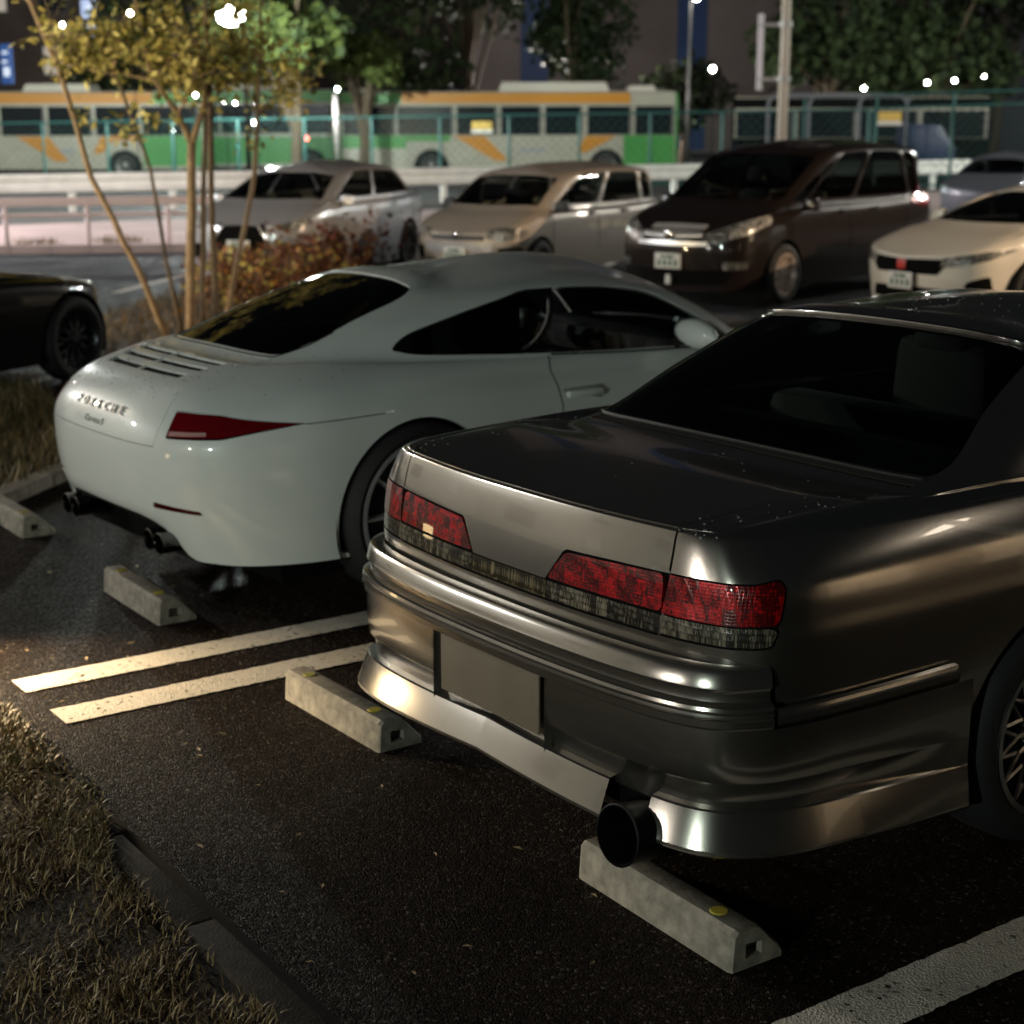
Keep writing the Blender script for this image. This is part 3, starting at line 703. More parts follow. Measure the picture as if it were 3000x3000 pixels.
# ================================================================== the pale sports coupe
def build_coupe():
    car = empty('parked_car', (-3.9226, -0.0821, 0), R(3.0), 'pale grey rounded sports coupe with slatted engine lid beside the silver sedan', 'car', 'parked cars')
    B = [(0, .06), (.27, .068), (.435, .092), (.57, .135), (.695, .212), (.805, .36), (.885, .60), (.91, .88), (.915, 1.12), (.91, 1.4), (.885, 1.8), (.87, 2.3), (.87, 2.8), (.875, 3.3), (.865, 3.75), (.79, 4.25), (.5, 4.55), (0, 4.65)]
    n = len(B)
    S = [0, 0, .05, .15, .4, .7, .95, 1, 1, 1, 1, 1, 1, 1, 1, 1, 1, 1]
    zb = [.335, .33, .30, .235, .225, .22, .22, .22, .20, .18, .17, .17, .17, .17, .17, .18, .19, .19]
    low = [(lambda i: zb[i], lambda i: .10*(1-S[i])+.03*S[i]), (lambda i: .40-.04*S[i], lambda i: .035*(1-S[i])+.012*S[i]), (.50, lambda i: .010*(1-S[i])+.002*S[i]), (.62, 0.0),
           (lambda i: .72, lambda i: .010*(1-S[i])+.006*S[i]), (.81, lambda i: [.05, .052, .058, .066, .064, .048, .03][i] if i < 7 else .024)]
    def zf(i, z): return z if i < 13 else z*(1-0.05*(i-12))
    edge = [(0, .20, .894), (.24, .21, .894), (.385, .235, .893), (.49, .28, .89), (.60, .37, .886), (.73, .50, .88), (.815, .66, .878), (.84, .90, .882), (.85, 1.12, .885), (.845, 1.4, .88), (.83, 1.8, .865), (.825, 2.3, .85), (.825, 2.8, .835), (.825, 3.3, .80), (.79, 3.75, .76), (.67, 4.1, .68), (.40, 4.3, .64), (0, 4.4, .62)]
    base = [(0, .60, .995), (.24, .61, .99), (.40, .64, .985), (.485, .70, .982), (.555, .80, .985), (.62, .92, .985), (.67, 1.05, .98), (.71, 1.2, .968), (.74, 1.4, .955), (.76, 1.6, .942), (.775, 1.85, .928), (.78, 2.25, .908), (.77, 2.7, .89), (.75, 3.05, .87), (.69, 3.2, .87), (.5, 3.35, .88), (.25, 3.42, .89), (0, 3.44, .89)]
    roof = [(0, 1.42, 1.262), (.22, 1.42, 1.256), (.36, 1.42, 1.235), (.425, 1.44, 1.215), (.465, 1.50, 1.207), (.495, 1.58, 1.208), (.52, 1.68, 1.212), (.535, 1.78, 1.217), (.545, 1.88, 1.22), (.55, 1.98, 1.222), (.555, 2.1, 1.222), (.555, 2.3, 1.213), (.55, 2.5, 1.19), (.53, 2.65, 1.165), (.50, 2.72, 1.16), (.38, 2.78, 1.175), (.2, 2.8, 1.185), (0, 2.81, 1.19)]
    ridge = [(0, 1.78+.05*i, 1.312-.0007*(i-9)**2) for i in range(n)]
    net = car_net(B, low, edge, base, roof, ridge, (0.018, 0.022, 0.010), zf, nd=2)
    # rows 0 bottom 1 .40 2 .50 3 .62 4 .72 5 .81 6 edge 7 8 9 base 10 11 roof 12 13 ridge
    def dens(P, st=.12):
        out = []
        for a, b in zip(P[:-1], P[1:]):
            k = max(1, int(max(abs(a[0]-b[0]), abs(a[1]-b[1]))/st)); out += [tuple(lerp(a, b, t/k)) for t in range(k)]
        out.append(tuple(P[-1])); return out
    def loop(P, st=.12): return np.array(dens(list(P)+[P[0]], st)[:-1])
    lamp = loop(roundpoly([(2.78, 4.14), (2.84, 5.14), (4.3, 5.10), (5.85, 4.68, 0), (4.4, 4.22)], .10))
    lamph = loop(roundpoly([(2.74, 4.07), (2.80, 5.22), (4.3, 5.18), (5.92, 4.69, 0), (4.4, 4.14)], .10))
    arch_r = net.outline(circle(1.085, .362, .395, 60), 'x', .03); arch_f = net.outline(circle(3.62, .335, .375, 60), 'x', .03)
    rw = loop(roundpoly([(0, 9.1, 0), (2.5, 9.12), (3.05, 9.6), (2.9, 10.6), (2.3, 10.92), (0, 10.95, 0)], .4, 6))
    ws = loop([(17, 9.1), (17, 10.9), (14.5, 10.9), (14.2, 9.2)])
    # side glass: one long lens shape
    sg = loop([tuple(p) for p in roundpoly([(5.72, 9.62), (5.95, 9.22), (6.9, 9.10), (9, 9.1), (13.05, 9.12), (13.2, 9.5), (12.6, 10.75), (11.5, 10.83), (8.2, 10.83), (6.9, 10.3)], .35, 5)])
    qsplit = 9.75
    q1 = sg[sg[:, 0] <= qsplit-.04]; q2 = sg[sg[:, 0] >= qsplit+.04]
    def sh(o, f=.99, c0=None):
        c = o.mean(0); 
        if o[:, 0].min() < .01: c[0] = 0
        if o[:, 0].max() > net.nu-1.01: c[0] = net.nu-1
        return c+(o-c)*f
    # engine lid: cut line
    lid = [(2.30, 3.70), (2.38, 4.3), (2.44, 5.4), (2.60, 6.0), (2.85, 7.0), (2.9, 8.0), (2.75, 8.85)]
    lidc = dens(lid); 
    lid_o = np.array([(0, 3.70)]+dens([(.0, 3.70), (2.30, 3.70)])[1:]+lidc[1:]+dens([(2.75, 8.85), (2.4, 8.97), (0, 9.0)])[1:]+dens([(0, 9.0), (0, 3.70)])[1:-1])
    hole_lid = sh(lid_o, 1.006); hole_lid[:, 1] = np.where(lid_o[:, 1] < 3.72, 3.67, hole_lid[:, 1])
    # slots in the lid
    slots = []
    for k, (va, vb) in enumerate(((6.60, 6.90), (7.16, 7.46), (7.72, 8.02))):
        w = [1.55, 1.7, 1.8][k]
        slots.append(loop([(0.02, va), (w, va), (w+.03, vb), (0.02, vb)]))
    lid_holes = []
    for s_ in slots:
        s2 = s_.copy(); s2[:, 0] = np.where(s2[:, 0] < .03, .012, s2[:, 0]); lid_holes.append(s2)
    # black valance
    val = [(0, 0), (0, .86), (1.2, .80), (2.0, .55), (2.55, 0.14), (2.75, 0)]
    refl = net.outline(roundpoly([(.44, .438), (.45, .462), (.655, .448), (.665, .432)], .006), 'y', .01)
    shell_b = dens([(0, .90), (1.2, .84), (1.7, .70), (2.15, .48), (2.6, 0.20), (2.95, .04), (3.3, 0)])
    shell = np.array(shell_b+dens([(3.3, 0), (17, 0), (17, 13), (0, 13), (0, .90)])[1:-1])
    skin(net, 'body', M_white, car, outer=shell, holes=[lamph, arch_r, arch_f, rw, ws, sg, sh(refl, 1.05), lid_hole_fix(hole_lid)], ku=9, kv=9, thick=.02)
    skin(net, 'engine_lid', M_white, car, outer=lid_o, holes=lid_holes, ku=10, kv=12, thick=.010)
    skin(net, 'slot_floor', M_void, car, outer=loop([(0, 6.3), (2.1, 6.3), (2.1, 8.3), (0, 8.3)]), thick=0, off=-.014)
    skin(net, 'valance', M_dark, car, outer=loop(val), ku=8, kv=8, thick=0, off=-.012)
    skin(net, 'lamp_bed', M_void, car, outer=sh(lamph, 1.1), thick=0, off=-.02)
    skins(net, 'tail_lamp', M_redp, car, outer=lamp, ku=12, kv=12, thick=.02, off=.003)
    skins(net, 'lamp_light_bar', mat('lamp_bar', (.45, .25, .25), rough=.15, coat=1.0), car, outer=loop([(2.84, 4.18), (2.86, 4.36), (4.05, 4.42), (4.05, 4.27)]), ku=12, kv=12, thick=0, off=.0045)
    skins(net, 'reflector', mat('dark_red_reflector', (.05, .002, .002), rough=.2), car, outer=refl, ku=10, kv=10, thick=.01, off=-.002)
    skin(net, 'rear_window', M_glassd, car, outer=sh(rw), thick=0, off=-.005)
    skin(net, 'windscreen', M_glass, car, outer=sh(ws), thick=0, off=-.005)
    skins(net, 'quarter_window', M_glassm, car, outer=sh(q1), thick=0, off=-.006)
    skins(net, 'door_window', M_glassc, car, outer=sh(q2), thick=0, off=-.006)
    # door shut line: a shallow dark groove
    def groove(uv, name, rr=.0022):
        D2 = dens(uv, .2); P = net.ev(np.array([d[0] for d in D2]), np.array([d[1] for d in D2]))
        for s in (1, -1): b = MB(); b.tube([(s*p[0], p[1], p[2]) for p in P], rr, 5); b.obj(name, M_void, car)
    groove([(5.9, 4.66), (6.6, 4.72), (7.15, 4.78)], 'bumper_gap'); pass
    groove([(10.05, 9.05), (11.5, 9.02), (13.1, 9.05)], 'window_seal', .005)
    groove([(0.0, 9.03), (2.4, 9.05), (2.95, 9.4), (3.05, 9.7)], 'window_seal', .004)
    for s in (1, -1):
        ys = [(10.0, 9.0), (10.02, 8), (10.03, 7), (10.05, 6), (10.08, 5), (10.12, 4), (10.1, 3), (10.0, 2), (9.95, 1.2)]
        D2 = dens(ys, .25); P = net.ev(np.array([d[0] for d in D2]), np.array([d[1] for d in D2])); b = MB(); b.tube([(s*p[0], p[1], p[2]) for p in P], .0025, 5); b.obj('door_gap', M_void, car)
        # handle
        h = empty('door_handle', (0, 0, 0)); h.parent = car
        hp = net.hit((3, 1.98, .765), (-1, 0, 0)); c = net.ev(np.array(hp[0]), np.array(hp[1]))
        MB().box((s*(c[0]+.012), c[1], c[2]), (.03, .20, .032)).obj('grip', M_white, h, bevel=.012)
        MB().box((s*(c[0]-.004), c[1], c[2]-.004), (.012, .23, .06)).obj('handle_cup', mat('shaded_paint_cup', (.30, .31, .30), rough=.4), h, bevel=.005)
        # mirror
        mr = empty('wing_mirror', (s*.93, 2.62, .985)); mr.parent = car
        bm_ = MB(); V = []; F = []
        for i in range(9):
            t = i/8; r = math.sin(math.pi*min(1, .12+t*.88))**.55
            for k in range(14):
                a = 2*math.pi*k/14; V.append((s*((t-.5)*.25), .055*r*math.cos(a)-.03*(t-.5)**2, .068*r*math.sin(a)-.02*t))
        for i in range(8):
            for k in range(14): F.append((i*14+k, i*14+(k+1) % 14, (i+1)*14+(k+1) % 14, (i+1)*14+k))
        F.append(tuple(range(13, -1, -1))); F.append(tuple(8*14+k for k in range(14)))
        bm_.add(V, F); bm_.obj('mirror_shell', M_white, mr, smooth=True)
        MB().tube([(s*-.10, 0, -.03), (s*-.19, .02, -.075)], [.02, .028], 8).obj('mirror_foot', M_dark, mr)
        # rocker and exhausts
        for dx in (0, .095):
            e = MB(); e.lathe([(.042, .2), (.043, 0), (.045, -.012), (.040, -.014), (.037, .0), (.036, .1), (0, .1)], 32, 'y', (s*(.36+dx), .13, .292)); e.obj('exhaust_tip', mat('dark_chrome', (.12, .12, .12), rough=.15, metal=1.0), car, auto=.6)
    # wheels
    for sx in (1, -1):
        wheel(car, (sx*.80, 1.085, .368), .368, .29, .305, 'slim', M_alloy, sx, 0, 10)
        wheel(car, (sx*.78, 3.62, .335), .335, .25, .262, 'slim', M_alloy, sx, 0, 10)
    well(car, .90, [(1.085, .362, .405), (3.62, .335, .385)])
    MB().box((0, 2.4, .20), (1.5, 3.8, .14)).obj('underbody', M_void, car)
    MB().box((0, .64, .30), (1.2, .72, .22)).obj('engine_cover', M_void, car)
    interior(car, .62, 1.35, 3.25, .9, seats=[(.35, 1.95), (-.35, 1.95)], h=1.02, wheel_at=(-.35, 2.62, .93, .18))
    # rain drops left on the engine lid, tail and roof
    drops(car, net, [((0, 2.6), (5.5, 9.0), 420), ((2.6, 6), (6.0, 9.5), 60), ((0, 6), (11, 13), 70)])
    # lettering on the tail
    hp = net.hit((.001, -3, .795), (0, 1, 0)); c = net.ev(np.array(max(0, hp[0])), np.array(hp[1]))
    letters('PORSCHE', .054, .068, mat('badge_black', (.03, .03, .03), rough=.35), car, (.01, 0, .795), (R(72), 0, 0), net)
    glyphs('Carrera S', .040, mat('badge_chrome', (.5, .5, .5), rough=.2, metal=1), car, (0, c[1]-.026, .735), (R(78), 0, 0), 'model_lettering', .003, 1.1, .3)
    MB().box((0, c[1]+.01, .585), (.50, .03, .15)).obj('plate_recess', mat('shaded_paint_cup'), car, bevel=.006)
    return car, net
def lid_hole_fix(h):
    h = h.copy(); h[h[:, 0] < .02, 0] = 1e-5; return h

sedan, net_s = build_sedan()
coupe, net_c = build_coupe()
# ================================================================== cars in the row behind
def gen_net(L, w, zb, zf0, yws, yrt, yrr, yrb, wr, H, nose=1.0, zs=.18, tail=1.0, bulge=.02):
    B = [(0, 0), (.45, .015), (.76, .05), (.91, .14), (.975, .33), (1, .8), (1, 1.4), (1, L*.44), (1, L*.58), (.995, L*.70), (.985, L-.85), (.95, L-.50*nose), (.84, L-.22*nose), (.50, L-.06*nose), (0, L)]
    B = [(x*w, y if y > L*.5 else y*tail if i < 5 else y) for i, (x, y) in enumerate(B)]
    n = len(B); N = plan_normals(B)
    ze = []
    for (x, y) in B:
        t = max(0, (y-yws+.2)/(L-yws+.2)); ze.append(zb-.02*(y > 1)-(zb-zf0)*min(1, t)**1.5)
    low = [(zs, .05), (.38, .015), (.56, 0.0), (lambda i: .56+(ze[i]-.56)*.45, .003), (lambda i: .56+(ze[i]-.56)*.84, .02)]
    edge = [((0 if i in (0, n-1) else B[i][0]-N[i][0]*.07), B[i][1]-N[i][1]*.07, ze[i]+.012) for i in range(n)]
    bw = w-.09
    base = []; roof = []; ridge = []
    rb = [(0, yrb), (.45, yrb+.01), (.74, yrb+.04), (.90, yrb+.13), (.97, yrb+.3)]
    fb = [(1, yws-.30), (.93, yws-.10), (.80, yws), (.45, yws+.07), (0, yws+.09)]
    ymid = list(np.linspace(yrb+.6, yws-.65, n-len(rb)-len(fb)+0)) if n > 10 else []
    pts = rb+[(1, y) for y in ymid]+fb
    r0 = [(0, yrr), (.5, yrr), (.80, yrr+.03), (.93, yrr+.10), (1, yrr+.28)]; r1 = [(1, yrt-.35), (.93, yrt-.12), (.80, yrt-.03), (.5, yrt), (0, yrt+.01)]
    rm = list(np.linspace(yrr+.55, yrt-.6, n-10)); rp = r0+[(1, y) for y in rm]+r1
    for i in range(n):
        fx, y = pts[i]; zz = zb+.02+(.03 if i in (0, 1, 12, 13, 14) else 0)
        if i >= 10: zz -= .02
        base.append((fx*bw, y, zz))
        fx, y = rp[i]; t = min(1, max(0, (y-yrr)/(yrt-yrr))); hz = H-.10-.05*(2*t-1)**2
        roof.append((fx*wr, y, hz+(.03 if fx < .6 else 0)))
        ridge.append((0, yrr+.35+(yrt-yrr-.7)*i/(n-1), H-.012*(2*i/(n-1)-1)**2))
    return car_net(B, low, edge, base, roof, ridge, (.015, bulge, .012))
def dens(P, st=.15):
    out = []
    for a, b in zip(P[:-1], P[1:]):
        k = max(1, int(max(abs(a[0]-b[0]), abs(a[1]-b[1]))/st)); out += [tuple(lerp(a, b, t/k)) for t in range(k)]
    out.append(tuple(P[-1])); return out
def loop(P, st=.15): P = [tuple(p) for p in P]; return np.array(dens(P+[P[0]], st)[:-1])
def shr(o, f, umax):
    c = o.mean(0)
    if o[:, 0].min() < .01: c[0] = 0
    if o[:, 0].max() > umax-.01: c[0] = umax
    return c+(o-c)*f
def bg_car(name, loc, yaw, scale, label, paintm, L, w, nt, yw_r, yw_f, Rt, Rr, side_us, rimm, style='star', spokes=10, ku=4, wsu=11.3, glassm=None, steer=0, arch_pad=.045, trimm=None):
    car = empty(name, (loc[0], loc[1], 0), R(yaw), label, 'car', 'parked cars'); car.scale = (scale,)*3
    G = glassm or M_glass; U = nt.nu-1; V = nt.nv-1
    ar = nt.outline(circle(yw_r, Rt, Rt+arch_pad, 40), 'x', .05); af = nt.outline(circle(yw_f, Rt, Rt+arch_pad, 40), 'x', .05)
    rg = loop(roundpoly([(0, 7.15, 0), (2.8, 7.15), (2.7, 8.8), (0, 8.85, 0)], .25)); ws = loop(roundpoly([(U, 7.12, 0), (U, 8.88, 0), (wsu+.1, 8.85), (wsu, 7.2)], .25))
    sides = [loop(roundpoly(q, .2)) for q in side_us]
    skin(nt, 'body', paintm, car, holes=[ar, af, rg, ws]+sides, ku=ku, kv=5, thick=.03)
    skin(nt, 'rear_window', M_glassd, car, outer=shr(rg, .99, U), ku=ku, kv=4, thick=0, off=-.01)
    skin(nt, 'windscreen', G, car, outer=shr(ws, .99, U), ku=ku, kv=4, thick=0, off=-.01)
    for q in sides: skins(nt, 'side_window', G, car, outer=shr(q, .98, U), ku=ku, kv=4, thick=0, off=-.012)
    for y in (yw_r, yw_f):
        for s in (1, -1): wheel(car, (s*(w-.10), y, Rt), Rt, .21, Rr, style, rimm, s, steer if y == yw_f else 0, spokes, .6)
    well(car, w-.02, [(yw_r, Rt, Rt+arch_pad), (yw_f, Rt, Rt+arch_pad)])
    MB().box((0, L/2, .27), (w*1.5, L-.9, .15)).obj('underbody', M_void, car)
    return car
def patch(car, nt, name, m, poly, r=.02, axis='Y', off=.004, mirror=True, thick=.008, kk=5):
    o = nt.outline(roundpoly(poly, r, 3), axis, .03)
    if len(o) < 4: return None
    if min(p[0] for p in poly) <= .002: o[o[:, 0] > nt.nu-1.06, 0] = nt.nu-1
    if mirror and min(p[0] for p in poly) > .002:
        return skins(nt, name, m, car, outer=o, ku=kk, kv=kk, thick=thick, off=off)
    return skin(nt, name, m, car, outer=o, ku=kk, kv=kk, thick=thick, off=off)
def plate(car, y, z, col, txt, size=.075, tilt=0):
    p = MB(); p.box((0, y, z), (.33, .012, .165)); o = p.obj('number_plate', mat('white_plate', (.62, .62, .58), rough=.4), car, bevel=.002)
    k_ = MB(); k_.box((-.03, y+.007, z+.045), (.10, .003, .03)); k_.box((.06, y+.007, z+.045), (.05, .003, .03))
    for i in range(4): k_.box((-.105+i*.07, y+.007, z-.02), (.035, .003, .065))
    k_ = k_.obj('plate_mark', mat('plate_green', (.03, .12, .06), rough=.5), car); k_['kind'] = 'stuff'
    return o
def mirrors(car, x, y, z, m):
    for s in (1, -1):
        b = MB(); b.box((s*(x+.08), y, z), (.20, .10, .15), taper=.8); b.obj('wing_mirror', m, car, bevel=.03)
def handles(car, nt, ys, z, m):
    for s in (1, -1):
        for y in ys:
            h = nt.hit((3, y, z), (-1, 0, 0))
            if h is None: continue
            c = nt.ev(np.array(h[0]), np.array(h[1])); MB().box((s*(c[0]+.015), y, z), (.03, .17, .03)).obj('door_handle', m, car, bevel=.008)
def gaps(car, nt, ulist, v0=1.1, v1=7.0):
    for u in ulist:
        vs = np.linspace(v0, v1, 14); P = nt.ev(np.full(14, float(u)), vs)
        for s in (1, -1): MB().tube([(s*p[0], p[1], p[2]) for p in P], .004, 4).obj('door_gap', M_void, car)

# dark people carrier
nt = gen_net(4.8, .915, 1.07, .80, 3.85, 2.85, .25, .10, .735, 1.77, nose=1.15, tail=.8)
mpv = bg_car('parked_car', (-12.156, 13.502), 196.05, .98, 'dark brown people carrier with bronze wheels and chrome grille facing the camera', M_brown, 4.8, .915, nt, .95, 3.85, .335, .225,
             [[(3.6, 7.2), (4.9, 7.15), (5.2, 8.8), (4.3, 8.8)], [(5.05, 7.15), (7.3, 7.15), (7.3, 8.82), (5.35, 8.82)], [(7.45, 7.15), (9.3, 7.15), (9.1, 8.82), (7.45, 8.82)], [(9.45, 7.15), (10.5, 7.2), (9.9, 8.4), (9.35, 8.5)]], M_alloyb, 'star', 10)
patch(mpv, nt, 'headlamp', M_head, [(.36, .69), (.40, .80), (.66, .90), (.84, .985), (.875, .90), (.80, .79), (.55, .70)], .02, off=.008)
for z, hw in ((.85, .34), (.78, .37), (.69, .44)): patch(mpv, nt, 'grille_bar', mat('satin_chrome', (.75, .75, .75), rough=.35, metal=.6), [(0, z-.026), (hw, z-.020), (hw, z+.020), (0, z+.026)], .004, off=.018)
patch(mpv, nt, 'grille', M_void, [(0, .64), (.36, .66), (.36, .86), (0, .87)], .01, off=.004)
patch(mpv, nt, 'air_intake', M_void, [(0, .24), (.62, .26), (.70, .40), (.55, .42), (0, .40)], .02, off=.004)
patch(mpv, nt, 'fog_lamp', M_head, [(.60, .42), (.60, .50), (.80, .50), (.80, .43)], .02, off=.008)
patch(mpv, nt, 'tail_lamp', M_red, [(.62, .95), (.62, 1.25), (.85, 1.2), (.90, .95)], .03, 'y', off=.006)
MB().box((.0, 4.80, .30), (.06, .05, .10)).obj('tow_cover', mat('white_plate', (.62, .62, .58), rough=.4), mpv)
MB().box((0, 4.815, .775), (.10, .02, .09)).obj('badge', M_chrome, mpv, bevel=.01)
plate(mpv, 4.83, .50, None, ''); mirrors(mpv, .88, 3.42, 1.08, M_brown); handles(mpv, nt, (2.55, 1.75), .98, M_chrome); gaps(mpv, nt, (5.2, 7.38, 9.6)); interior(mpv, .70, .6, 3.6, .95, [(.38, 2.5), (-.38, 2.5)], 1.5, 1.30)
# beige-grey estate
nt = gen_net(4.2, .845, .96, .73, 3.45, 2.72, .16, .06, .665, 1.53, nose=.85, tail=.6)
wag = bg_car('parked_car', (-15.337, 11.849), 202.42, .94, 'beige grey estate car with black roof pillars between the pale crossover and the people carrier', M_beige, 4.2, .845, nt, .72, 3.48, .30, .19,
             [[(3.5, 7.2), (4.9, 7.15), (4.9, 8.8), (4.1, 8.8)], [(5.1, 7.15), (7.2, 7.15), (7.2, 8.82), (5.1, 8.82)], [(7.4, 7.15), (10.0, 7.2), (9.3, 8.82), (7.4, 8.82)]], M_alloyd, 'star', 8)
patch(wag, nt, 'headlamp', M_head, [(.42, .63), (.44, .74), (.66, .77), (.80, .74), (.80, .64), (.62, .61)], .03, off=.008)
patch(wag, nt, 'grille', M_dark, [(0, .60), (.40, .61), (.40, .665), (0, .67)], .01, off=.004)
patch(wag, nt, 'bumper_strip', M_suv, [(0, .46), (.50, .46), (.52, .57), (0, .575)], .02, off=.02)
patch(wag, nt, 'air_intake', M_void, [(.56, .36), (.56, .52), (.78, .53), (.80, .38)], .02, off=.006)
patch(wag, nt, 'lower_intake', M_void, [(0, .24), (.5, .25), (.5, .36), (0, .36)], .02, off=.006)
MB().box((0, 4.19, .665), (.09, .02, .06)).obj('badge', M_chrome, wag, bevel=.01)
plate(wag, 4.235, .44, None, ''); mirrors(wag, .80, 3.05, 1.0, M_dark); handles(wag, nt, (2.2, 1.3), .88, M_dark); gaps(wag, nt, (5.0, 7.3, 9.6)); interior(wag, .62, .6, 3.2, .9, [(.33, 2.3), (-.33, 2.3)], 1.35, 1.12)
# pale crossover behind the bush
nt = gen_net(4.7, .92, 1.10, .86, 3.85, 2.88, .72, .30, .63, 1.63, nose=1.1, tail=1.3)
suv = bg_car('parked_car', (-17.584, 9.3), 217.6, .90, 'light silver crossover with tinted side glass, half hidden by the brown shrub', M_suv, 4.7, .92, nt, .92, 3.72, .36, .25,
             [[(3.2, 7.25), (7.0, 7.15), (7.0, 8.82), (4.3, 8.7)], [(7.15, 7.15), (9.9, 7.2), (9.3, 8.82), (7.15, 8.82)]], M_alloyd, 'star', 10)
patch(suv, nt, 'headlamp', M_head, [(.50, .78), (.52, .86), (.80, .94), (.89, .92), (.80, .82)], .02, off=.008)
patch(suv, nt, 'grille', M_void, [(0, .38), (.30, .38), (.36, .66), (.24, .84), (0, .85)], .03, off=.006)
patch(suv, nt, 'grille_frame', M_chrome, [(.31, .36), (.40, .36), (.46, .66), (.33, .86), (.26, .86), (.37, .66)], .02, off=.012)
patch(suv, nt, 'bumper_bar', M_chrome, [(0, .34), (.60, .34), (.62, .37), (0, .375)], .01, off=.012)
patch(suv, nt, 'air_intake', M_void, [(.52, .40), (.55, .60), (.84, .60), (.86, .42)], .03, off=.006)
plate(suv, 4.73, .58, None, ''); mirrors(suv, .88, 3.35, 1.12, M_suv); handles(suv, nt, (2.4, 1.5), 1.0, M_suv); gaps(suv, nt, (4.9, 7.1, 9.6)); interior(suv, .70, .9, 3.5, .95, [(.36, 2.5), (-.36, 2.5)], 1.5, 1.22)
# cream hatchback
nt = gen_net(4.5, .90, .92, .70, 3.50, 2.62, .75, .35, .60, 1.40, nose=1.25, tail=1.2)
civ = bg_car('parked_car', (-8.173, 14.314), 176.64, .98, 'pearl white hatchback with black grille, red badge and slim headlamps behind the sedan roof', M_cream, 4.5, .90, nt, .85, 3.55, .325, .235,
             [[(3.4, 7.25), (6.9, 7.15), (6.9, 8.82), (4.4, 8.7)], [(7.1, 7.15), (10.0, 7.2), (9.3, 8.82), (7.1, 8.82)]], M_alloyd, 'twin', 10)
patch(civ, nt, 'grille', M_void, [(0, .50), (.40, .50), (.50, .60), (.48, .655), (0, .64)], .01, off=.006)
patch(civ, nt, 'headlamp', M_head, [(.44, .575), (.44, .66), (.66, .70), (.86, .755), (.80, .66), (.66, .60)], .012, off=.009)
patch(civ, nt, 'air_intake', M_void, [(0, .24), (.52, .24), (.46, .36), (0, .38)], .02, off=.006)
patch(civ, nt, 'corner_vent', M_void, [(.62, .32), (.66, .44), (.80, .50), (.80, .34)], .02, off=.006)
MB().box((0, 4.52, .59), (.115, .02, .10)).obj('badge', mat('red_badge', (.5, .05, .04), rough=.3), civ, bevel=.01)
plate(civ, 4.53, .43, None, ''); mirrors(civ, .86, 3.05, .98, M_cream); handles(civ, nt, (2.3, 1.4), .86, M_cream); gaps(civ, nt, (5.0, 7.0, 9.6)); interior(civ, .66, .9, 3.3, .85, [(.36, 2.3), (-.36, 2.3)], 1.45, 1.05)
# black coupe on the left, front wheel turned
nt = gen_net(4.3, .92, .86, .70, 3.0, 2.2, 1.2, .60, .58, 1.25, nose=1.6, tail=1.2)
a33 = R(30); wx, wy = -9.60, 1.92; lx, ly = .82*.97, 3.52*.97
blk = bg_car('parked_car', (wx-(lx*math.cos(a33)-ly*math.sin(a33)), wy-(lx*math.sin(a33)+ly*math.cos(a33))), 30, .97, 'glossy black sports car with dark spoked wheels at the left edge', M_black, 4.3, .92, nt, .95, 3.52, .335, .25,
             [[(4.5, 7.25), (9.2, 7.15), (8.6, 8.82), (5.2, 8.6)]], M_alloyd, 'twin', 10)
# grey car far right, and a silver-blue one seen over the roofs
nt = gen_net(4.5, .88, .93, .72, 3.4, 2.55, .9, .5, .58, 1.42)
gry = bg_car('parked_car', (-20.4, 27.2), 205, .95, 'blue grey saloon mostly hidden behind the pearl white hatchback', mat('blue_grey_paint', (.20, .22, .26), rough=.3, metal=.4, coat=1), 4.5, .88, nt, .85, 3.55, .32, .22,
             [[(3.6, 7.25), (6.9, 7.15), (6.9, 8.82), (4.4, 8.7)], [(7.1, 7.15), (9.8, 7.2), (9.3, 8.82), (7.1, 8.82)]], M_alloyd, 'star', 8, ku=3)

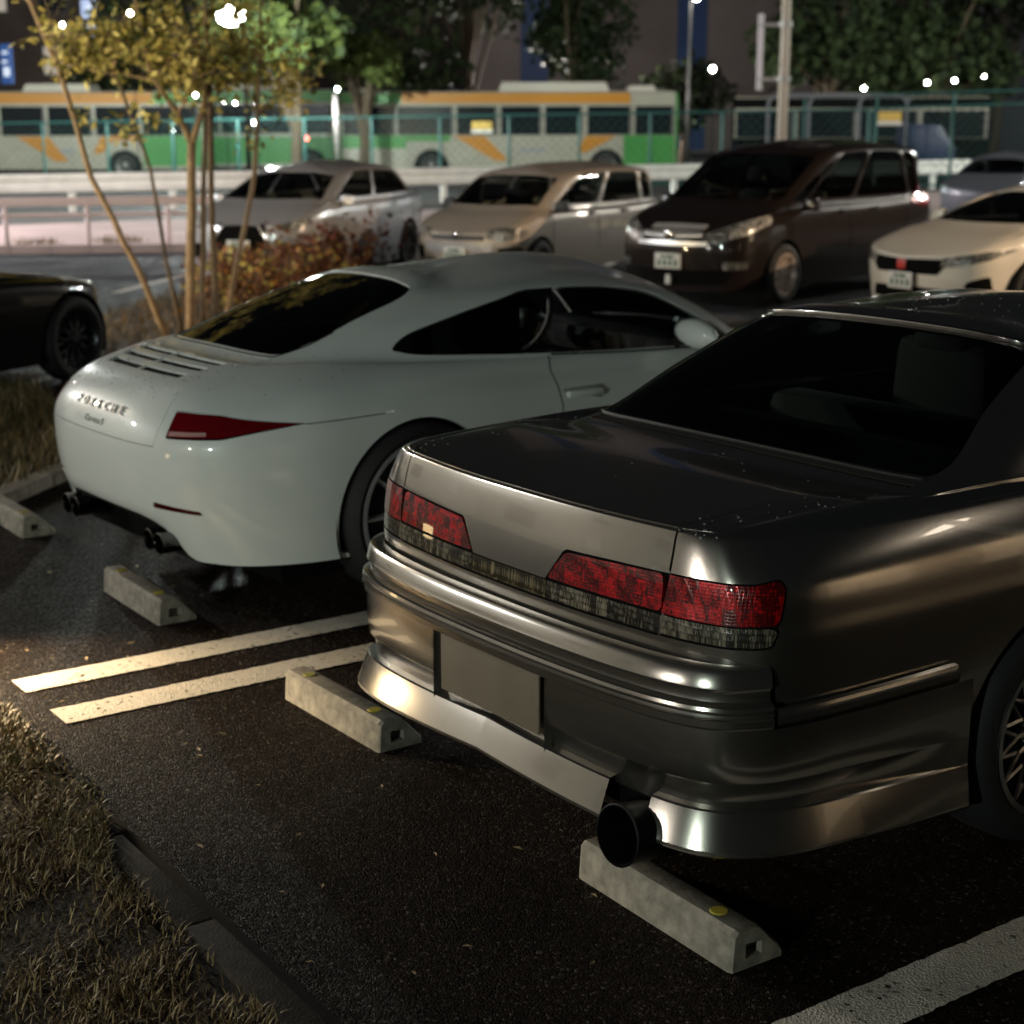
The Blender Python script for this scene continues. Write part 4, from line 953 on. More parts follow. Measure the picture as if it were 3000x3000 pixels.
# ================================================================== ground
def sheet(name, poly, z, m, label=None):
    o = meshobj(name, [(x, y, z) for x, y in poly], [tuple(range(len(poly)))], m); tag(o, label, None, None, 'structure'); return o
def asphalt_mat(name, base, speck, rough=.82, sc=1.0):
    m = bpy.data.materials.new(name); m.use_nodes = True; nt_ = m.node_tree; b = nt_.nodes['Principled BSDF']
    tc = nt_.nodes.new('ShaderNodeTexCoord')
    v = nt_.nodes.new('ShaderNodeTexVoronoi'); v.inputs['Scale'].default_value = 135*sc; nt_.links.new(tc.outputs['Object'], v.inputs['Vector'])
    v2 = nt_.nodes.new('ShaderNodeTexVoronoi'); v2.inputs['Scale'].default_value = 230*sc; nt_.links.new(tc.outputs['Object'], v2.inputs['Vector'])
    n = nt_.nodes.new('ShaderNodeTexNoise'); n.inputs['Scale'].default_value = 1.3; n.inputs['Detail'].default_value = 6; nt_.links.new(tc.outputs['Object'], n.inputs['Vector'])
    sep = nt_.nodes.new('ShaderNodeSeparateColor'); nt_.links.new(v.outputs['Color'], sep.inputs[0])
    cr = nt_.nodes.new('ShaderNodeValToRGB'); e = cr.color_ramp.elements
    e[0].position = 0.0; e[0].color = (*[c*.45 for c in base], 1); e[1].position = .75; e[1].color = (*[c*1.5 for c in base], 1)
    x = cr.color_ramp.elements.new(.93); x.color = (*[c*1.9 for c in base], 1); y = cr.color_ramp.elements.new(.985); y.color = (*speck, 1)
    nt_.links.new(sep.outputs[0], cr.inputs[0])
    mx = nt_.nodes.new('ShaderNodeMix'); mx.data_type = 'RGBA'; mx.blend_type = 'MULTIPLY'; mx.inputs[0].default_value = 1
    mr = nt_.nodes.new('ShaderNodeMapRange'); mr.inputs[1].default_value = .3; mr.inputs[2].default_value = .7; mr.inputs[3].default_value = .5; mr.inputs[4].default_value = 1.5
    nt_.links.new(n.outputs['Fac'], mr.inputs[0]); nt_.links.new(cr.outputs[0], mx.inputs[6]); nt_.links.new(mr.outputs[0], mx.inputs[7]); nt_.links.new(mx.outputs[2], b.inputs['Base Color'])
    ad = nt_.nodes.new('ShaderNodeMath'); ad.operation = 'ADD'; nt_.links.new(v.outputs['Distance'], ad.inputs[0]); nt_.links.new(v2.outputs['Distance'], ad.inputs[1])
    bp = nt_.nodes.new('ShaderNodeBump'); bp.inputs['Strength'].default_value = 1.0; bp.inputs['Distance'].default_value = .0045; bp.invert = True
    nt_.links.new(ad.outputs[0], bp.inputs['Height']); nt_.links.new(bp.outputs[0], b.inputs['Normal'])
    rr = nt_.nodes.new('ShaderNodeMapRange'); rr.inputs[3].default_value = .35; rr.inputs[4].default_value = .95; nt_.links.new(sep.outputs[1], rr.inputs[0]); nt_.links.new(rr.outputs[0], b.inputs['Roughness'])
    b.inputs['Specular IOR Level'].default_value = .05
    MATS[name] = m; return m
M_asph = asphalt_mat('asphalt', (.0105, .0070, .0052), (.10, .085, .07))
M_asphb = asphalt_mat('aisle_asphalt', (.040, .043, .050), (.2, .2, .2), sc=.6)
M_conc = mat('concrete', (.30, .27, .22), rough=.85, noise=(24, .55, 1.15), bump=(150, .6, .003))
M_path = mat('pink_paving', (.40, .31, .30), rough=.85, noise=(1.2, .8, 1.1), bump=(60, .3, .01))
M_soil = mat('soil', (.055, .04, .026), rough=.95, noise=(9, .5, 1.4), bump=(40, .8, .03))
sheet('far_ground', [(-600, -300), (300, -300), (300, 600), (-600, 600)], -.02, mat('far_asphalt', (.03, .03, .03), rough=.9, noise=(.5, .7, 1.2)))
sheet('asphalt', [(-9.4, -.83), (8, -.83), (8, 12.5), (-9.4, 12.5)], 0, M_asph)
sheet('aisle', [(-23.4, -6), (-9.4, -6), (-9.4, 30), (-19.5, 30), (-23.4, 6)], -.004, M_asphb)
sheet('lane', [(-9.4, 12.5), (8, 12.5), (8, 40), (-9.4, 40)], -.004, M_asphb)
# paint
def worn_paint(name, col):
    m = bpy.data.materials.new(name); m.use_nodes = True; nt_ = m.node_tree; b = nt_.nodes['Principled BSDF']; tc = nt_.nodes.new('ShaderNodeTexCoord')
    v = nt_.nodes.new('ShaderNodeTexVoronoi'); v.inputs['Scale'].default_value = 85; nt_.links.new(tc.outputs['Object'], v.inputs['Vector'])
    sep = nt_.nodes.new('ShaderNodeSeparateColor'); nt_.links.new(v.outputs['Color'], sep.inputs[0])
    n = nt_.nodes.new('ShaderNodeTexNoise'); n.inputs['Scale'].default_value = 7; n.inputs['Detail'].default_value = 8; nt_.links.new(tc.outputs['Object'], n.inputs['Vector'])
    ad = nt_.nodes.new('ShaderNodeMath'); ad.operation = 'MULTIPLY_ADD'; ad.inputs[1].default_value = .55; nt_.links.new(n.outputs['Fac'], ad.inputs[0]); nt_.links.new(sep.outputs[0], ad.inputs[2])
    cr = nt_.nodes.new('ShaderNodeValToRGB'); e = cr.color_ramp.elements; e[0].position = .26; e[0].color = (.05, .042, .035, 1); e[1].position = .33; e[1].color = (*[c*.8 for c in col], 1)
    x = e.new(.9); x.color = (*col, 1)
    nt_.links.new(ad.outputs[0], cr.inputs[0]); nt_.links.new(cr.outputs[0], b.inputs['Base Color']); b.inputs['Roughness'].default_value = .7
    v2 = nt_.nodes.new('ShaderNodeTexVoronoi'); v2.inputs['Scale'].default_value = 150; nt_.links.new(tc.outputs['Object'], v2.inputs['Vector'])
    bp = nt_.nodes.new('ShaderNodeBump'); bp.inputs['Strength'].default_value = .5; bp.inputs['Distance'].default_value = .004; nt_.links.new(v2.outputs['Distance'], bp.inputs['Height']); nt_.links.new(bp.outputs[0], b.inputs['Normal'])
    MATS[name] = m; return m
M_line = worn_paint('worn_line_paint', (.62, .57, .50))
def line(x0, y0, x1, y1, w, z=.004, seg=.02):
    """ragged-edged painted line"""
    d = math.hypot(x1-x0, y1-y0); n = max(2, int(d/seg)); ux, uy = (x1-x0)/d, (y1-y0)/d; V = []
    for i in range(n+1):
        t = d*i/n
        for s in (-1, 1):
            e = s*(w/2+random.uniform(-.003, .003)); V.append((x0+ux*t-uy*e, y0+uy*t+ux*e, z))
    o = meshobj('painted_line', V, [(2*i, 2*i+2, 2*i+3, 2*i+1) for i in range(n)], M_line); o['kind'] = 'structure'; return o
line(-2.949, -.70, -2.949, 5.0, .155); line(-2.58, -.69, -2.58, 5.0, .155); line(.232, -.70, .232, 5.2, .165); line(.60, -.70, .60, 5.2, .155)
line(-6.25, -.5, -6.25, 5, .155)
line(-15.75, 4.7, -17.6, 6.5, .13, .0); line(-9.2, 1.15, -10.2, 2.2, .13, .0); line(-13.2, 9.2, -15.6, 12.0, .13, 0)
line(-28.3, 4.0, -26.2, 24.0, .25, -.012)
# kerb stones flush with the verge
def kerb_run(name, A, Bp, w, z0, z1, stone, label, m=M_conc):
    root = empty(name, (A[0], A[1], 0)); root['kind'] = 'structure'; root['label'] = label
    d = math.hypot(Bp[0]-A[0], Bp[1]-A[1]); n = int(d/stone); ang = math.atan2(Bp[1]-A[1], Bp[0]-A[0]); me = None; root.rotation_euler = (0, 0, ang)
    for i in range(n):
        if me is None:
            o = MB().box((0, 0, (z0+z1)/2), (stone-.008, w, z1-z0)).obj('kerb_stone', m, root, bevel=.006); me = o.data
        else:
            o = bpy.data.objects.new('kerb_stone', me); COL.objects.link(o); o.parent = root
        o.location = ((i+.5)*stone, random.uniform(-.003, .003), random.uniform(-.004, .004))
    return root
kerb_run('kerb', (-5.2, -.90), (.8, -.90), .085, -.15, .001, .60, 'mossy concrete kerb between the dry grass and the dark asphalt', mat('mossy_concrete', (.028, .020, .013), rough=.9, noise=(22, .45, 1.5), bump=(120, .6, .004)))
sheet('verge', [(-5.4, -.99), (1.2, -.99), (1.2, -3.6), (-5.4, -3.6)], -.012, M_soil)
sheet('gutter', [(-5.4, -.99), (1.2, -.99), (1.2, -.83), (-5.4, -.83)], -.05, M_void)
# planted island to the left of the coupe, with a kerb of its own
isl = [(-4.75, -.95), (-6.6, 1.05), (-9.3, 1.55), (-10.5, .4), (-8.6, -2.2), (-6.0, -2.8)]
sheet('island_soil', isl, .05, M_soil)
kerb_run('kerb', (-4.72, -.99), (-6.62, 1.07), .12, -.1, .07, .50, 'low concrete kerb at the edge of the grass island beside the coupe')
isl2 = [(-9.8, 2.2), (-10.2, 5.6), (-16.6, 10.2), (-19.6, 11.5), (-18.2, 8.6), (-14.6, 4.7), (-12.3, 2.6)]
sheet('planting_bed', isl2, .03, M_soil)
# pavement with kerb behind
kerb_run('kerb', (-23.4, 3.5), (-19.3, 11.0), .15, -.1, .13, .60, 'pale kerb along the pink pavement behind the lot', M_path)
sheet('pavement', [(-23.5, 3.2), (-19.35, 11), (-17.0, 40), (-27.3, 40), (-27.6, 3.0)], .11, M_path)
sheet('pavement', [(-29.3, 2.0), (-28.0, 40), (-33.5, 44), (-33.6, 2)], .0, mat('road_grey', (.055, .05, .05), rough=.8, noise=(1, .8, 1.1)))

# ================================================================== wheel stops
def wheel_stop(x, y, rz, ln, label, W_=.165, H_=.104):
    root = empty('wheel_stop', (x, y, 0), rz, label, 'wheel stop', 'concrete wheel stops')
    L2 = ln/2
    # local: x along, y away from the camera; vertical front, sloping back, bevelled far end
    prof = [(0, 0), (.006, H_-.012), (.018, H_), (.075, H_), (.088, H_-.006), (W_-.006, .026), (W_, .018), (W_, 0)]
    V = []; F = []; k = len(prof); xs = [-L2, L2]
    b = MB()
    for xi, xx in enumerate((-L2, -L2+.012, L2-.012, L2)):
        ins = .006 if xi in (0, 3) else 0
        for (py, pz) in prof: b.v.append((xx, ins+py*(W_-2*ins)/W_, max(0, pz-(ins if pz > .01 else 0))))
    for a_ in range(3):
        for c_ in range(k): b.f.append((a_*k+c_, a_*k+(c_+1) % k, (a_+1)*k+(c_+1) % k, (a_+1)*k+c_)); b.mi.append(0)
    b.f.append(tuple(range(k-1, -1, -1)))
    b.mi += [0]
    # right end with a recessed square socket
    e = [3*k+i for i in range(k)]; sx = L2
    s0 = len(b.v); y0, y1, z0, z1, dp = .045, .095, .026, .064, .035
    for xx in (sx, sx-dp):
        b.v += [(xx, y0, z0), (xx, y1, z0), (xx, y1, z1-.006), (xx, y0, z1)]
    q = [s0, s0+1, s0+2, s0+3]
    b.f += [(e[0], q[0], q[3], e[1]), (e[1], q[3], e[2]), (e[2], q[3], e[3]), (e[3], q[3], q[2], e[4]), (e[4], q[2], e[5]), (e[5], q[2], q[1], e[6]), (e[6], q[1], e[7]), (e[7], q[1], q[0], e[0])]
    for i in range(4): b.f.append((s0+i, s0+(i+1) % 4, s0+4+(i+1) % 4, s0+4+i))
    b.f.append((s0+4, s0+5, s0+6, s0+7)); b.mi += [0]*13
    o = b.obj('block', M_conc, root, auto=.5)
    for xx in (-L2+.10, L2-.10):
        r = MB(); r.lathe([(.0, H_+.003), (.020, H_+.003), (.023, H_+.0005), (.023, H_-.004)], 20, 'z', (xx, .048, 0)); r.obj('reflector', mat('yellow_reflector', (.45, .38, .05), rough=.35, coat=1), root)
    return root
wheel_stop(-5.30, .0, R(0), .60, 'concrete wheel stop at the left edge, furthest left of the row')
wheel_stop(-3.633, -.015, R(-.4), .60, 'concrete wheel stop behind the pale coupe, on the right of its bay')
wheel_stop(-2.006, .015, R(1.2), .62, 'concrete wheel stop beside the double white lines, behind the sedan')
wheel_stop(-.362, .010, R(-1.0), .60, 'concrete wheel stop directly under the black exhaust')

# ================================================================== grass
def grass(name, region, n, h, label, cols, z=0.0, flat=.5, wdt=.0022, clump=None):
    V = []; F = []; mi = []; cnt = 0
    xs = [p[0] for p in region]; ys = [p[1] for p in region]; P = np.array(region, float)
    while cnt < n:
        k = 4000; c = np.stack([RNG.uniform(min(xs), max(xs), k), RNG.uniform(min(ys), max(ys), k)], 1); c = c[inpoly(c, P)]
        if clump is not None: c = c[RNG.random(len(c)) < clump(c[:, 0], c[:, 1])]
        for (x, y) in c:
            if cnt >= n: break
            a = RNG.uniform(0, 2*math.pi); L_ = h*RNG.uniform(.4, 1.3); lean = RNG.uniform(.25, 1.25)*(1 if RNG.random() > flat else 1.25); lean = min(lean, 1.5)
            b0 = (math.cos(a), math.sin(a)); w_ = wdt*RNG.uniform(.6, 1.5); side = (-b0[1]*w_, b0[0]*w_)
            h1 = L_*.5; r1 = h1*math.sin(lean*.7); z1 = h1*math.cos(lean*.7); r2 = r1+L_*.5*math.sin(lean); z2 = z1+L_*.5*math.cos(min(1.5, lean*1.15))
            zz = z+RNG.uniform(0, .006); i = len(V)
            V += [(x-side[0], y-side[1], zz), (x+side[0], y+side[1], zz), (x+b0[0]*r1+side[0]*.8, y+b0[1]*r1+side[1]*.8, zz+z1), (x+b0[0]*r1-side[0]*.8, y+b0[1]*r1-side[1]*.8, zz+z1), (x+b0[0]*r2, y+b0[1]*r2, zz+max(.002, z2))]
            F += [(i, i+1, i+2, i+3), (i+3, i+2, i+4)]; m_ = int(RNG.integers(0, len(cols))); mi += [m_, m_]; cnt += 1
    o = meshobj(name, V, F, None, mats=cols, mi=mi); return tag(o, label, 'grass', None, 'stuff')
G1 = mat('dry_grass', (.19, .125, .05), rough=.6); G2 = mat('straw', (.33, .235, .11), rough=.5); G3 = mat('green_grass', (.10, .082, .028), rough=.6); G4 = mat('brown_blade', (.10, .058, .025), rough=.7)
grass('grass', [(-4.6, -.94), (.5, -.94), (.5, -2.6), (-4.6, -2.6)], 60000, .042, 'dry mown grass with straw blades in the bottom left corner', [G1, G1, G2, G2, G1, G4, G2, G4], -.012, 1.0, .0020,
      clump=lambda x, y: np.clip(.35+.65*np.sin(x*7.3+1)*np.sin(y*9.1)+.3*np.sin(x*19+y*13), .1, 1))
grass('kerb_weeds', [(-4.6, -.80), (-1.9, -.80), (-1.2, -1.03), (-4.6, -1.03)], 9000, .035, 'green and straw weeds creeping over the kerb', [G3, G1, G2, G3], 0.005, .8,
      clump=lambda x, y: np.clip(.25+.75*(np.sin(x*5+2) > -.5)*(1-((y+.93)/.14)**2), 0, 1))
grass('island_grass', isl, 16000, .13, 'longer green and yellow grass on the island left of the coupe', [G3, G3, G1, G2], .05, .2, .004)
grass('tree_grass', isl2, 9000, .10, 'rough grass and leaf litter round the slender tree', [G1, G4, G3], .03, .5, .005)
for (x, y) in ((-22.6, 6.1), (-22.2, 7.3)):
    grass('weed_tuft', [(x-.3, y-.35), (x+.3, y-.35), (x+.3, y+.35), (x-.3, y+.35)], 500, .22, 'small weed tuft growing against the pavement kerb', [G3, G1], .0, .1, .008)

# ================================================================== foreground tree, shrub, background trees
M_bark = mat('pale_bark', (.34, .24, .14), rough=.75, noise=(12, .7, 1.15), bump=(30, .4, .01)); M_stake = mat('weathered_stake', (.16, .12, .08), rough=.85, noise=(20, .7, 1.1))
def leaves(name, pts, size, mats_, parent, droop=.3, jit=0.0, ar=1.9):
    V = []; F = []; mi = []
    for p in pts:
        s = size*RNG.uniform(.6, 1.35); a = RNG.uniform(0, 2*math.pi); t = RNG.normal(0, .6)-droop; r = RNG.normal(0, .7)
        d = Vector((math.cos(a)*math.cos(t), math.sin(a)*math.cos(t), math.sin(t))); u = d.orthogonal().normalized(); u.rotate(Matrix.Rotation(r, 3, d)); n = d.cross(u)
        P0 = Vector(p); i = len(V); L_ = d*s; Wd = u*s/ar*.5
        V += [P0, P0+L_*.45+Wd, P0+L_, P0+L_*.45-Wd]; F.append((i, i+1, i+2, i+3)); mi.append(int(RNG.integers(0, len(mats_))))
    o = meshobj(name, V, F, None, parent, mats=mats_, mi=mi); o['kind'] = 'stuff'; return o
def leafm(name, col):
    m = mat(name, col, rough=.7, spec=.25); b = m.node_tree.nodes['Principled BSDF']; return m
L_y = leafm('ochre_leaf', (.44, .37, .10)); L_y2 = leafm('yellow_leaf', (.64, .57, .20)); L_g = leafm('olive_leaf', (.15, .16, .04)); L_b = leafm('brown_leaf', (.16, .07, .035)); L_r = leafm('russet_leaf', (.14, .045, .035)); L_o = leafm('orange_leaf', (.42, .20, .06))
def slender_tree():
    t = empty('slender_tree', (-11.45, 3.8, .03), 0, 'slender multi-stemmed tree with pale bark and yellow leaves standing behind the coupe', 'tree')
    O = Vector((-11.45, 3.8, .03)); tips = []
    def stem(name, pts, r0, r1, m=M_bark):
        pts = [Vector(p)-O for p in pts]; n = len(pts)
        # refine
        Q = []
        for i in range(n-1):
            for k in range(4):
                q = pts[i].lerp(pts[i+1], k/4)+Vector((random.uniform(-.008, .008), random.uniform(-.008, .008), 0)); Q.append(q)
        Q.append(pts[-1]); rr = [r0+(r1-r0)*i/(len(Q)-1) for i in range(len(Q))]
        return MB().tube(Q, rr, 8).obj(name, m, t, smooth=True), Q
    def limb(a, dirn, ln, r, depth):
        a = Vector(a); d = Vector(dirn).normalized(); Q = [a]; n = 6
        for i in range(n):
            d = (d+Vector((random.uniform(-.22, .22), random.uniform(-.22, .22), random.uniform(-.10, .16)))).normalized(); Q.append(Q[-1]+d*ln/n)
        br.tube(Q, [r*(1-.75*i/n) for i in range(n+1)], 6, cap=False)
        for q in Q[2:]: tips.append(q)
        if depth:
            for q in Q[2:]:
                for _ in range(2): limb(q, (random.uniform(-1, 1), random.uniform(-1, 1), random.uniform(-.25, .8)), ln*.5, r*.45, depth-1)
    stem('trunk', [(-11.4, 3.49, .0), (-11.50, 3.25, .7), (-11.62, 2.94, 1.46), (-11.70, 2.74, 2.39), (-11.77, 2.55, 2.95), (-11.9, 2.3, 3.9), (-12.0, 2.2, 4.6)], .032, .018)
    stem('trunk', [(-11.54, 3.69, 0), (-11.6, 3.58, .8), (-11.62, 3.50, 1.51), (-11.72, 3.24, 2.4), (-11.8, 3.0, 3.3)], .022, .012, M_stake)
    stem('trunk', [(-11.33, 3.67, 0), (-11.31, 3.72, .9), (-11.29, 3.76, 1.75)], .048, .042)
    stem('trunk', [(-11.29, 3.76, 1.75), (-11.33, 3.66, 1.99), (-11.42, 3.45, 2.35), (-11.45, 3.3, 3.4)], .032, .012); stem('trunk', [(-11.29, 3.76, 1.75), (-11.25, 3.86, 2.04), (-11.2, 3.92, 2.6), (-11.25, 3.9, 3.4), (-11.3, 3.8, 4.1)], .032, .012)
    stem('trunk', [(-11.37, 3.82, 0), (-11.35, 3.86, 1.0), (-11.33, 3.92, 2.1)], .030, .022)
    stem('trunk', [(-11.51, 4.01, 0), (-11.5, 4.02, 1.0), (-11.49, 4.04, 2.3)], .030, .028, M_stake)
    stem('trunk', [(-11.47, 4.05, 0), (-11.36, 4.37, 1.32), (-11.31, 4.42, 1.96), (-11.28, 4.47, 2.65), (-11.25, 4.5, 3.4)], .028, .012)
    br = MB()
    for a, k in (((-11.42, 3.45, 2.3), 3), ((-11.2, 3.92, 2.4), 3), ((-11.33, 3.66, 2.0), 3), ((-11.31, 4.42, 2.0), 3), ((-11.28, 4.47, 2.5), 3), ((-11.7, 2.74, 2.3), 3), ((-11.72, 3.24, 2.35), 3), ((-11.33, 3.92, 2.05), 3), ((-11.8, 2.6, 2.9), 2), ((-11.9, 2.3, 3.8), 4), ((-11.2, 3.92, 3.2), 4), ((-11.42, 3.3, 3.3), 4), ((-11.25, 4.5, 3.3), 4), ((-11.3, 3.8, 4.0), 4)):
        for _ in range(k): limb(Vector(a)-O, (random.uniform(-1, 1), random.uniform(-1, 1), random.uniform(.1, .9)), .62, .011, 1)
    b = br.obj('branches', M_bark, t, smooth=True); b['kind'] = 'stuff'
    pts = []
    for q in tips:
        if q.z < 1.72: continue
        for _ in range(3): pts.append(q+Vector((random.gauss(0, .055), random.gauss(0, .055), random.gauss(0, .05))))
    # a few low sprigs
    for c in ((-11.62, 3.28, 1.85), (-11.31, 4.35, 1.80), (-11.35, 3.5, 1.95), (-11.4, 3.3, 2.0), (-11.6, 2.9, 2.0)):
        for _ in range(30): pts.append(Vector(c)-O+Vector((random.gauss(0, .07), random.gauss(0, .08), random.gauss(0, .06))))
    random.shuffle(pts); print('leaves', len(pts))
    leaves('crown', pts[:4600], .085, [L_y, L_y2, L_y2, L_y, L_g], t, .3)
    return t
slender_tree()
def shrub(label, path, h, n, w, mats_, size):
    t = empty('shrub', (path[0][0], path[0][1], .03), 0, label, 'shrub'); O = Vector(t.location); st = MB(); pts = []
    for i in range(n):
        s = random.random()*(len(path)-1); k = int(s); f = s-k; x = path[k][0]*(1-f)+path[k+1][0]*f+random.gauss(0, w); y = path[k][1]*(1-f)+path[k+1][1]*f+random.gauss(0, w)
        hh = h*random.uniform(.55, 1.08); Q = [Vector((x, y, 0))]
        dx, dy = random.gauss(0, .12), random.gauss(0, .12)
        for j in range(1, 5): Q.append(Vector((x+dx*j/2, y+dy*j/2, hh*j/4)))
        st.tube([q-Vector((O.x, O.y, 0)) for q in Q], [.006, .005, .004, .003, .002], 4, cap=False)
        for j in range(int(13)):
            z = random.uniform(.1, 1)**.8*hh; f2 = z/hh*4; q = Vector((x+dx*f2/2, y+dy*f2/2, z)); pts.append(q-Vector((O.x, O.y, 0))+Vector((random.gauss(0, .05), random.gauss(0, .05), 0)))
    a = st.obj('stems', M_stake, t); a['kind'] = 'stuff'; leaves('foliage', pts, size, mats_, t, .1, ar=1.5)
shrub('leafy shrub with ochre and orange leaves at the foot of the slender tree', [(-12.6, 4.6), (-13.6, 5.6), (-14.6, 6.3)], .60, 190, .26, [L_o, L_r, L_b, L_y, L_b], .075)
shrub('russet brown shrub in front of the light silver crossover', [(-14.2, 6.4), (-15.6, 7.6), (-16.9, 8.8), (-17.5, 9.4)], .78, 240, .22, [L_r, L_b, L_r, L_b, L_r], .085)

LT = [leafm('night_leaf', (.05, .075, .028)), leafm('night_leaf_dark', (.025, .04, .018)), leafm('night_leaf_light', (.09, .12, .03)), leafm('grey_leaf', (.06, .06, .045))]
def big_tree(x, y, h, rad, label, mats_, n=2600, size=.42, low=.25, lobes=9, name='leafy_tree'):
    t = empty(name, (x, y, 0), 0, label, 'tree', 'trees behind the bus yard'); tr = MB(); tr.tube([(0, 0, 0), (.1, .05, h*.3), (0, .1, h*.6)], [.22, .17, .1], 8)
    cs = []
    for i in range(lobes):
        a = random.uniform(0, 6.28); r = rad*random.uniform(.15, .72); z = h*(low+(1-low)*random.uniform(.12, .88)); cs.append((r*math.cos(a), r*math.sin(a), z, rad*random.uniform(.32, .55)))
        tr.tube([(0, .05, h*random.uniform(.15, .4)), (r*math.cos(a)*.5, r*math.sin(a)*.5, z*.8), (r*math.cos(a), r*math.sin(a), z)], [.09, .06, .02], 5, cap=False)
    tr.obj('trunk', M_stake, t, smooth=True); pts = []
    while len(pts) < n:
        c = random.choice(cs); v = Vector((random.gauss(0, 1), random.gauss(0, 1), random.gauss(0, .85))).normalized()*c[3]*random.uniform(.55, 1.05); pts.append(Vector(c[:3])+v)
    leaves('crown', pts, size, mats_, t, .2, ar=1.4); return t
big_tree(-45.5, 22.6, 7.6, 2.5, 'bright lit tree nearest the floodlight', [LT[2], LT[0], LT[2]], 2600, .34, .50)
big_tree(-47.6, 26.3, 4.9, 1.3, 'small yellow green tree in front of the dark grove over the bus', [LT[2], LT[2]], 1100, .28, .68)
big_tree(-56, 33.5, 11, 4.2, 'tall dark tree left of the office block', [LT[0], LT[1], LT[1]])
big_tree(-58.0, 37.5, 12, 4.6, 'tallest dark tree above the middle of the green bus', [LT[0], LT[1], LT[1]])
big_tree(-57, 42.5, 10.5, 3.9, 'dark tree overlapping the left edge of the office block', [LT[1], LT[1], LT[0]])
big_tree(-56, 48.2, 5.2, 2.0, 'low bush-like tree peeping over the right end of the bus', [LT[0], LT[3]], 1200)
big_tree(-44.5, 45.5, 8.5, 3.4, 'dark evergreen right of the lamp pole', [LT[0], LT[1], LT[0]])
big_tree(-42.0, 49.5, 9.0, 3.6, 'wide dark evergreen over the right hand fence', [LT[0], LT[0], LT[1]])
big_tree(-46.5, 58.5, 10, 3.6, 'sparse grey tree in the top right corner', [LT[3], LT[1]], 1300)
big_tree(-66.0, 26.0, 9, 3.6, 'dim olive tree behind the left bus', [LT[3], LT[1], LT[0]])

# ================================================================== buses
def bus(px0, px1, label, scheme, name='parked_bus', H=3.18, L=12.0):
    """px0/px1: world xy of the two lower corners of the visible side"""
    A = Vector((*px0, 0)); Bq = Vector((*px1, 0)); L = (Bq-A).length; ang = math.atan2(Bq.y-A.y, Bq.x-A.x)
    b = empty(name, A, ang, label, 'bus', 'buses in the yard behind the fence')   # local x along the side, y away from us
    cream = mat('bus_cream', (.36, .35, .28), rough=.35, noise=(1.5, .9, 1.05)); green = mat('bus_green', (.06, .26, .06), rough=.35); orange = mat('bus_orange', (.50, .22, .03), rough=.35); dk = mat('bus_glass', (.010, .014, .016), rough=.15, spec=.25); pil = mat('bus_pillar', (.14, .13, .12), rough=.5)
    C_ = {'c': cream, 'g': green, 'o': orange, 'k': M_void}
    o = MB(); r = .14; prof = [(0, .34), (0, 2.78), (.04, 2.95), (.16, 3.04), (2.3, 3.04), (2.42, 2.95), (2.46, 2.78), (2.46, .34)]
    o.prism([(y, z*H/3.18) for y, z in prof], 0.10, L-.10, 'x'); o.obj('body', cream, b, auto=.6)
    for x in (.0, L-.10):
        e = MB(); e.prism([(y*.98+.025, z*H/3.18*.99) for y, z in prof], x, x+.10, 'x'); e.obj('end_panel', C_[scheme['ends']], b, bevel=.03)
    k = H/3.18
    for (x0, x1, z0, z1, c) in scheme['bands']:
        MB().box(((x0+x1)/2*L, -.006, (z0+z1)/2*k), ((x1-x0)*L-.02, .02, (z1-z0)*k)).obj('side_panel', C_[c], b)
    for (x0, x1, x2, x3, z0, z1) in scheme.get('swoosh', []):
        MB().prism([(x0*L, z0*k), (x1*L, z0*k), (x3*L, z1*k), (x2*L, z1*k)], -.02, -.032, 'y').obj('stripe', orange, b)
    for (x0, x1) in scheme['windows']:
        MB().box(((x0+x1)/2*L, -.010, 2.02*k), ((x1-x0)*L+.02, .03, 1.0*k)).obj('window', dk, b)
        MB().box((x1*L, -.016, 2.02*k), (.09, .02, .95*k)).obj('pillar', pil, b)
    for wx in scheme['wheels']:
        a = MB(); a.prism([(wx*L+.62*math.cos(t), .40+.62*math.sin(t)) for t in np.linspace(-.2, math.pi+.2, 22)], -.012, -.028, 'y'); a.obj('wheel_arch', M_void, b)
        w = empty('wheel', (wx*L, -.03, .48)); w.parent = b
        q = MB(); q.lathe([(.27, -.02), (.30, -.05), (.46, -.05), (.48, -.02), (.48, .2)], 32, 'y'); q.obj('tyre', M_rubber, w, smooth=True)
        q = MB(); q.lathe([(0, -.04), (.08, -.05), (.12, .0), (.22, .02), (.27, -.03), (.29, -.03)], 32, 'y'); q.obj('rim', mat('steel_rim', (.28, .28, .27), rough=.4, metal=.5), w, smooth=True)
    for (x0, x1, hh) in scheme['roof']:
        q = MB(); q.prism([(x0*L, 3.02*k), ((x0+.012)*L, (3.02+hh)*k), ((x1-.012)*L, (3.02+hh)*k), (x1*L, 3.02*k)], .3, 2.1, 'y'); q.obj('roof_unit', mat('roof_unit_cream', (.50, .47, .40), rough=.5), b)
    for dx in scheme.get('doors', []):
        MB().box((dx*L, -.014, 1.45*k), (.9, .02, 2.1*k)).obj('door', dk, b)
    for tx in scheme.get('text', []):
        for i in range(6): MB().box((tx*L+i*.16, -.022, .98*k), (.11, .008, .14)).obj('lettering', mat('faded_print', (.25, .27, .33), rough=.5), b)
    return b
